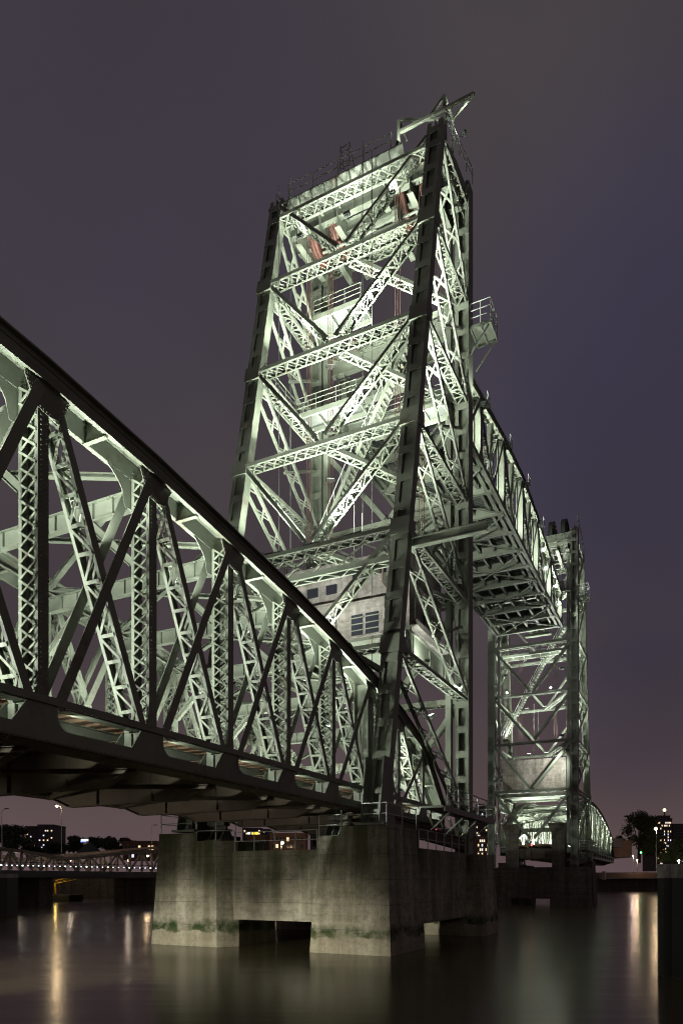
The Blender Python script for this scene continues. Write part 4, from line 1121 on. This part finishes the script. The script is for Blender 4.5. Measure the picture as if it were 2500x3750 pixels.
building(987, 1120, 3058, 3140, 205, 12, BRICK, 'low brick building behind the bright lamp between the pier blocks', 9, 3, .12, 31, name='brick_building')
building(905, 987, 3066, 3140, 210, 12, BRICK, 'dark shed left of the brick building seen through the pier', 6, 2, .1, 32, name='storage_shed')
building(888, 957, 3036, 3080, 330, 14, PLAST, 'building with lit signs seen under the deck between the pier blocks', 8, 4, .3, 33, name='shop_building')
building(957, 988, 3040, 3085, 332, 14, PURP, 'violet lit facade right of the yellow sign under the deck', 5, 5, .1, 34, name='office_building')
building(450, 572, 3088, 3150, 175, 8, BRICK, 'low brick quay building at the right end of the road bridge', 9, 2, .3, 35, name='quay_building')
building(1560, 1742, 3040, 3052, 260, 8, PURP, 'pale violet flat roofed hall behind the near tower foot', 8, 1, .15, 36, name='flat_hall')
# mast and lit emblem plate on the office tower
p = at(2431, 2990, 424); r = thing('roof_mast', 'mast with a glowing lamp on top of the lit office tower', 'mast', tuple(p))
b = MB(); b.tube(p, p+ZV*3.2, .5, 8, .35); b.build('mast', PLAST, r); b = MB(); b.ball(p+ZV*3.9, .9); b.build('lamp_globe', mat('mast_lamp', (.9, .9, .6), .4, emit=(1, .9, .45), estr=5), r)
# green pyramid roof and the small sign
p = at(328, 3140, 180); r = thing('pyramid_roof_house', 'house with a dark green pyramid roof behind the road bridge', 'house', tuple(p))
b = MB(); b.box(p.x-2, p.x+2, p.y-2, p.y+2, p.z, p.z+1.2); b.build('wall', BRICK, r)
b = MB(); v0 = len(b.v); b.v += [p+Vector(q_) for q_ in ((-2.3,-2.3,1.2),(2.3,-2.3,1.2),(2.3,2.3,1.2),(-2.3,2.3,1.2),(-.5,0,3.9),(.5,0,3.9))]
b.f += [(0,1,5,4),(1,2,5),(2,3,4,5),(3,0,4)]; b.build('roof', GREENR, r)
def sign(px0, px1, py0, py1, dep, m, label, name='lit_sign', th=.3):
    A, B = at(px0, py1, dep), at(px1, py1, dep); h_ = (py1-py0)/2563.5*dep
    r = thing(name, label, 'sign', tuple(A)); d = (B-A)/2; n_ = Vector((-d.y, d.x, 0)).normalized()
    b = MB(); b.hexa((A+B)/2+ZV*h_/2+n_*th, d*1.04, n_*th, ZV*h_*.54); b.build('sign_box', DARKM, r)
    b = MB(); b.hexa((A+B)/2+ZV*h_/2-n_*.03, d, n_*.03, ZV*h_/2); b.build('sign_panel', m, r); return r
sign(298, 324, 3073, 3080, 170, SIGNW, 'small blue white lit roof sign among the trees on the left bank')
sign(296, 316, 3080, 3084, 169.6, SIGNB, 'narrow blue strip sign right below the white roof sign')
sign(907, 917, 3048, 3055, 325, SIGNW, 'small white square lit sign seen under the deck')
sign(922, 946, 3047, 3056, 325, SIGNY, 'slanted yellow lit sign seen under the deck')
# road sign (white over orange) by the tall lamp
p = at(2417, 3190, 224); r = thing('road_sign', 'white and orange traffic sign on a post beside the tall right lamp', 'road sign', tuple(p))
b = MB(); b.tube(p, p+ZV*2.2, .05, 6); b.build('post', GALV, r)
dx = Vector((math.cos(TH), math.sin(TH), 0)); fx = Vector((-math.sin(TH), math.cos(TH), 0))
b = MB(); b.hexa(p+ZV*1.15-fx*.08, dx*.55, fx*.03, ZV*.28); b.build('orange_panel', ORANGE, r)
b = MB(); b.hexa(p+ZV*1.85-fx*.08, dx*.42, fx*.03, ZV*.36); b.build('white_panel', WHITE, r)
b = MB()
for sx_ in (-.18, .12):
    b.hexa(p+ZV*1.85-fx*.115+dx*sx_, dx*.10, fx*.004, ZV*.18)
b.build('numerals', DARKM, r)

# street lamps
def street_lamp(px, pyb, pyt, dep, label, on=True, arm=-.9, power=1500, color=WARM, head=.35, lens=None, r_=.09, name='street_lamp'):
    p = at(px, pyb, dep); h_ = (pyb-pyt)/2563.5*dep
    r = thing(name, label, 'street lamp', tuple(p), 'street lamps along the far banks')
    b = MB(); b.tube(p, p+ZV*h_*.96, r_, 8, r_*.55); b.build('pole', GALV, r)
    e = p+ZV*h_+dx*arm
    b = MB(); b.tube(p+ZV*h_*.955, e, r_*.5, 6); b.build('arm', GALV, r)
    b = MB(); b.hexa(e-ZV*.02, dx*head, fx*.18, ZV*.07); b.build('lamp_head', DARKM, r)
    if on:
        b = MB(); b.ball(e-ZV*.22, head*.62); b.build('lamp_globe', lens or WLENS, r)
        point(r, e-ZV*.75, power, color, .3)
    return r
street_lamp(226, 3142, 2947, 128, 'tall lit street lamp standing behind the road bridge on the left', True, -.85, 600, head=.42)
street_lamp(8, 3142, 2961, 126, 'unlit street lamp at the left edge of the picture', False, .9)
street_lamp(557, 3090, 3021, 140, 'unlit street lamp just left of the left pier block', False, .7, r_=.06)
street_lamp(556, 3175, 3130, 136, 'low lit lamp beside the left pier block at the end of the road bridge', True, -.8, 300, head=.38)
street_lamp(1030, 3140, 3083, 190, 'very bright lamp seen between the two front pier blocks', True, .3, 1200, head=.7)
street_lamp(2401, 3191, 3032, 214, 'tall bright street lamp in front of the office tower on the right bank', True, -.15, 1500, head=.75)
street_lamp(2332, 3200, 3146, 210.5, 'short lamp post on the embankment edge at right', True, -.12, 500, head=.42)
street_lamp(2317, 3190, 3131, 222, 'lamp behind and left of the short embankment lamp post', True, -.12, 500, color=(1, .7, .6), head=.42)
street_lamp(2484, 3190, 3150, 219, 'white lamp low at the right edge above the mooring pile', True, -.12, 600, color=(.9, 1, .9), head=.55, lens=LENSB)
# signal lamps
def signal(px, py, dep, m, label, sz=.25):
    p = at(px, py, dep); r = thing('signal_lamp', label, 'signal lamp', tuple(p-ZV*.9))
    b = MB(); b.tube(p-ZV*1.6, p-ZV*.3, .06, 6); b.build('post', DARKM, r)
    b = MB(); b.box(p.x-sz*1.1, p.x+sz*1.1, p.y+sz*.3, p.y+sz*1.5, p.z-sz*1.2, p.z+sz*1.2); b.build('housing', DARKM, r)
    b = MB(); b.ball(p, sz*.9); b.build('lens', m, r)
signal(1594, 3041, 120, REDL, 'red signal light glowing behind the near tower foot')
signal(1945, 3095, 100, REDL, 'small red light in the middle of the far pier top', .10)
signal(2345, 3122, 215, GREENL, 'small green light among the trees on the right bank', .3)

# ------------------------------------------------------------------ road bridge on the left
rb = thing('road_bridge', 'low beige bascule road bridge with sloping truss beams on the far left', 'bridge', tuple(onY(230, 3190, 80)))
def onXp(px, py, X):
    u = (px-1250)/2563.5; v = (3219-py)/2563.5; c, s = math.cos(TH), math.sin(TH); k = X/(u*c-s)
    return Vector((X, (u*s+c)*k, v*k))
for X, nm in ((-80, 0), (-89, 1)):
    off = Vector((X+80, 0, 0))
    Pt = [onXp(px, py, -80)+off for px, py in ((-60, 3104), (0, 3109), (80, 3118), (150, 3130), (238, 3146), (330, 3138), (430, 3127), (520, 3120), (590, 3116))]
    for i in range(len(Pt)-1):
        b = MB(); b.ibeam(Pt[i], Pt[i+1], .5, .5, .3, .06); b.build('top_beam', BEIGE, rb)
    k = 0
    for i in range(len(Pt)-1):
        for f_ in (0, .5):
            p = Pt[i].lerp(Pt[i+1], f_); q_ = Pt[i].lerp(Pt[i+1], f_+.5); z0 = 1.25
            b = MB(); b.beam((p.x, p.y, z0), p, .3, .3, YV); b.build('post', BEIGE, rb)
            b = MB()
            if (k % 2 == 0) == (i < 4): b.beam((p.x, p.y, z0), q_, .28, .28, YV)
            else: b.beam(p, (q_.x, q_.y, z0), .28, .28, YV)
            b.build('diagonal', BEIGE, rb); k += 1
ya, yb = onXp(-200, 3190, -80).y, onXp(600, 3190, -80).y
b = MB(); b.box(-89.4, -79.2, ya, yb+10, .75, 1.15); b.box(-79.6, -79.2, ya, yb+10, .2, .749); b.build('deck', PLAST, rb)
for i in range(9):
    y = ya+(yb-ya)*i/8; b = MB(); b.box(-89, -79.7, y-.15, y+.15, .1, .745); b.build('deck_beam', DARKM, rb)
railing('', rb, [(-79.0, ya, 1.15), (-79.0, yb, 1.15)], 1.05, 3.2, DARKM, .05)
for i in range(30):
    y = onXp(6+19.5*i, 3180, -78.9).y
    b = MB(); b.box(-78.95, -78.85, y-.07, y+.07, 1.72, 1.84); b.build('deck_light', SIGNW if i % 4 else LENS, rb)
for (px0, px1) in ((145, 195), (560, 640)):
    y0, y1 = onXp(px0, 3200, -80).y, onXp(px1, 3200, -80).y
    b = MB(); b.box(-88.5, -80, y0, y1, -H-1, .19); b.build('bridge_pier_block', QUAYC, rb)
for px in (60, 260, 470):
    q_ = onXp(px, 3150, -83.5); b = MB(); b.ball(q_, .16); b.build('fill_lamp', LITW, rb); point(rb, q_-ZV*.4, 160, (1, .8, .6), .2)  # small lamps added to brighten the beams of the road bridge
# beige approach roof beyond the bridge
b = MB(); A, B = at(180, 3138, 150), at(570, 3104, 150); b.beam(A, B, 3, .45); b.build('approach_beam', BEIGE, rb)
# yellow work boat boom
p0, p1 = at(202, 3236, 118), at(281, 3220, 118)
wb = thing('crane_barge', 'moored work barge with a yellow lattice boom under the road bridge', 'barge', tuple(at(240, 3285, 118)))
dd = (p1-p0); up = ZV*.55
for a_, c_ in ((p0, p1), (p0+up, p1+up)):
    b = MB(); b.beam(a_, c_, .10, .10); b.build('boom_chord', YELLOW, wb)
for i in range(9):
    a_ = p0+dd*(i/9); c_ = p0+dd*((i+1)/9)
    b = MB(); b.beam(a_+(up if i % 2 else ZV*0), c_+(ZV*0 if i % 2 else up), .06, .06); b.build('boom_lacing', YELLOW, wb)
b = MB(); c0 = at(232, 3262, 119); b.box(c0.x-3, c0.x+3, c0.y-1.5, c0.y+1.5, -H-.3, -H+1.1); b.build('hull', DARKM, wb)
b = MB(); b.tube(at(205, 3262, 118.5)-ZV*.6, p0+ZV*.1, .14, 8); b.build('boom_pedestal', YELLOW, wb)
point(wb, at(204, 3243, 116.5), 60, (1, .7, .2), .1)

# ------------------------------------------------------------------ mooring piles near the camera
def dolphin(px0, px1, pyt, pyc, dep, label, zc=None):
    A = at((px0+px1)/2, pyt, dep); w = (px1-px0)/2563.5*dep/2
    r = thing('mooring_pile', label, 'mooring pile', (A.x, A.y, -H-1), 'concrete capped mooring piles')
    zc = (3219-pyc)/2563.5*dep
    b = MB()
    for sg in (0,): b.hexa(Vector((A.x, A.y, (A.z+zc)/2))+fx*w, dx*w, fx*w, ZV*((A.z-zc)/2))
    b.build('concrete_cap', CAPC, r)
    b = MB(); b.hexa(Vector((A.x, A.y, (-H-1+zc)/2))+fx*w, dx*(w*.96), fx*(w*.96), ZV*((zc+H+1)/2)); b.build('pile', DARKM, r)
dolphin(2428, 2481, 3164, 3215, 27, 'mooring pile with a pale concrete cap near the right edge')
dolphin(2484, 2545, 3164, 3215, 26.2, 'mooring pile cut off by the right edge of the picture')
dolphin(-60, 28, 3199, 3215, 70, 'dark mooring pile at the left edge in front of the road bridge')

# ------------------------------------------------------------------ quay floodlight that lights the near pier's face
ql = thing('quay_floodlight', 'low floodlight on a short post on the camera side quay', 'floodlight', (-27.5, .4, -1.62))
b = MB(); b.tube((-27.5, .4, -1.62), (-27.5, .4, -.9), .06, 8); b.build('post', GALV, ql)
floodlight(ql, (-27.5, .6, -.75), (-25.6, 32, -4.9), 40000, .5, 21, 1.0, (1.0, .94, .77), True, .25, WLENS)
floodlight(ql, (-27.0, .6, -.75), (-17.2, 32, -4.9), 46000, .5, 21, 1.0, (1.0, .94, .77), True, .25, WLENS)
floodlight(ql, (-26.5, .6, -.75), (-21, 32, -1.0), 6000, .5, 34, 1.0, (1.0, .94, .77), True, .25, WLENS)

r = thing('street_lamp', 'unseen lamp added on the quay behind the camera as dim fill', 'street lamp', (9, -14, -1.62))  # out of view, added as dim fill for the dark outer faces
b = MB(); b.tube((9, -14, -1.62), (9, -14, 6.4), .09, 8, .06); b.build('pole', GALV, r)
b = MB(); b.box(8.5, 9.5, -14.2, -13.8, 6.4, 6.55); b.build('lamp_head', DARKM, r); b = MB(); b.ball((9, -14, 6.2), .2); b.build('lamp_globe', WLENS, r)
point(r, (9, -14, 5.7), 2400, (1.0, .86, .66), .25)

# ------------------------------------------------------------------ lift everything above the river
for o in list(S.objects):
    if o.parent is None: o.location.z += H
for o in S.objects:
    if '_o' in o: del o['_o']
print('OBJECTS', len(S.objects), 'TRIS', sum(len(o.data.polygons) for o in S.objects if o.type == 'MESH')*2)
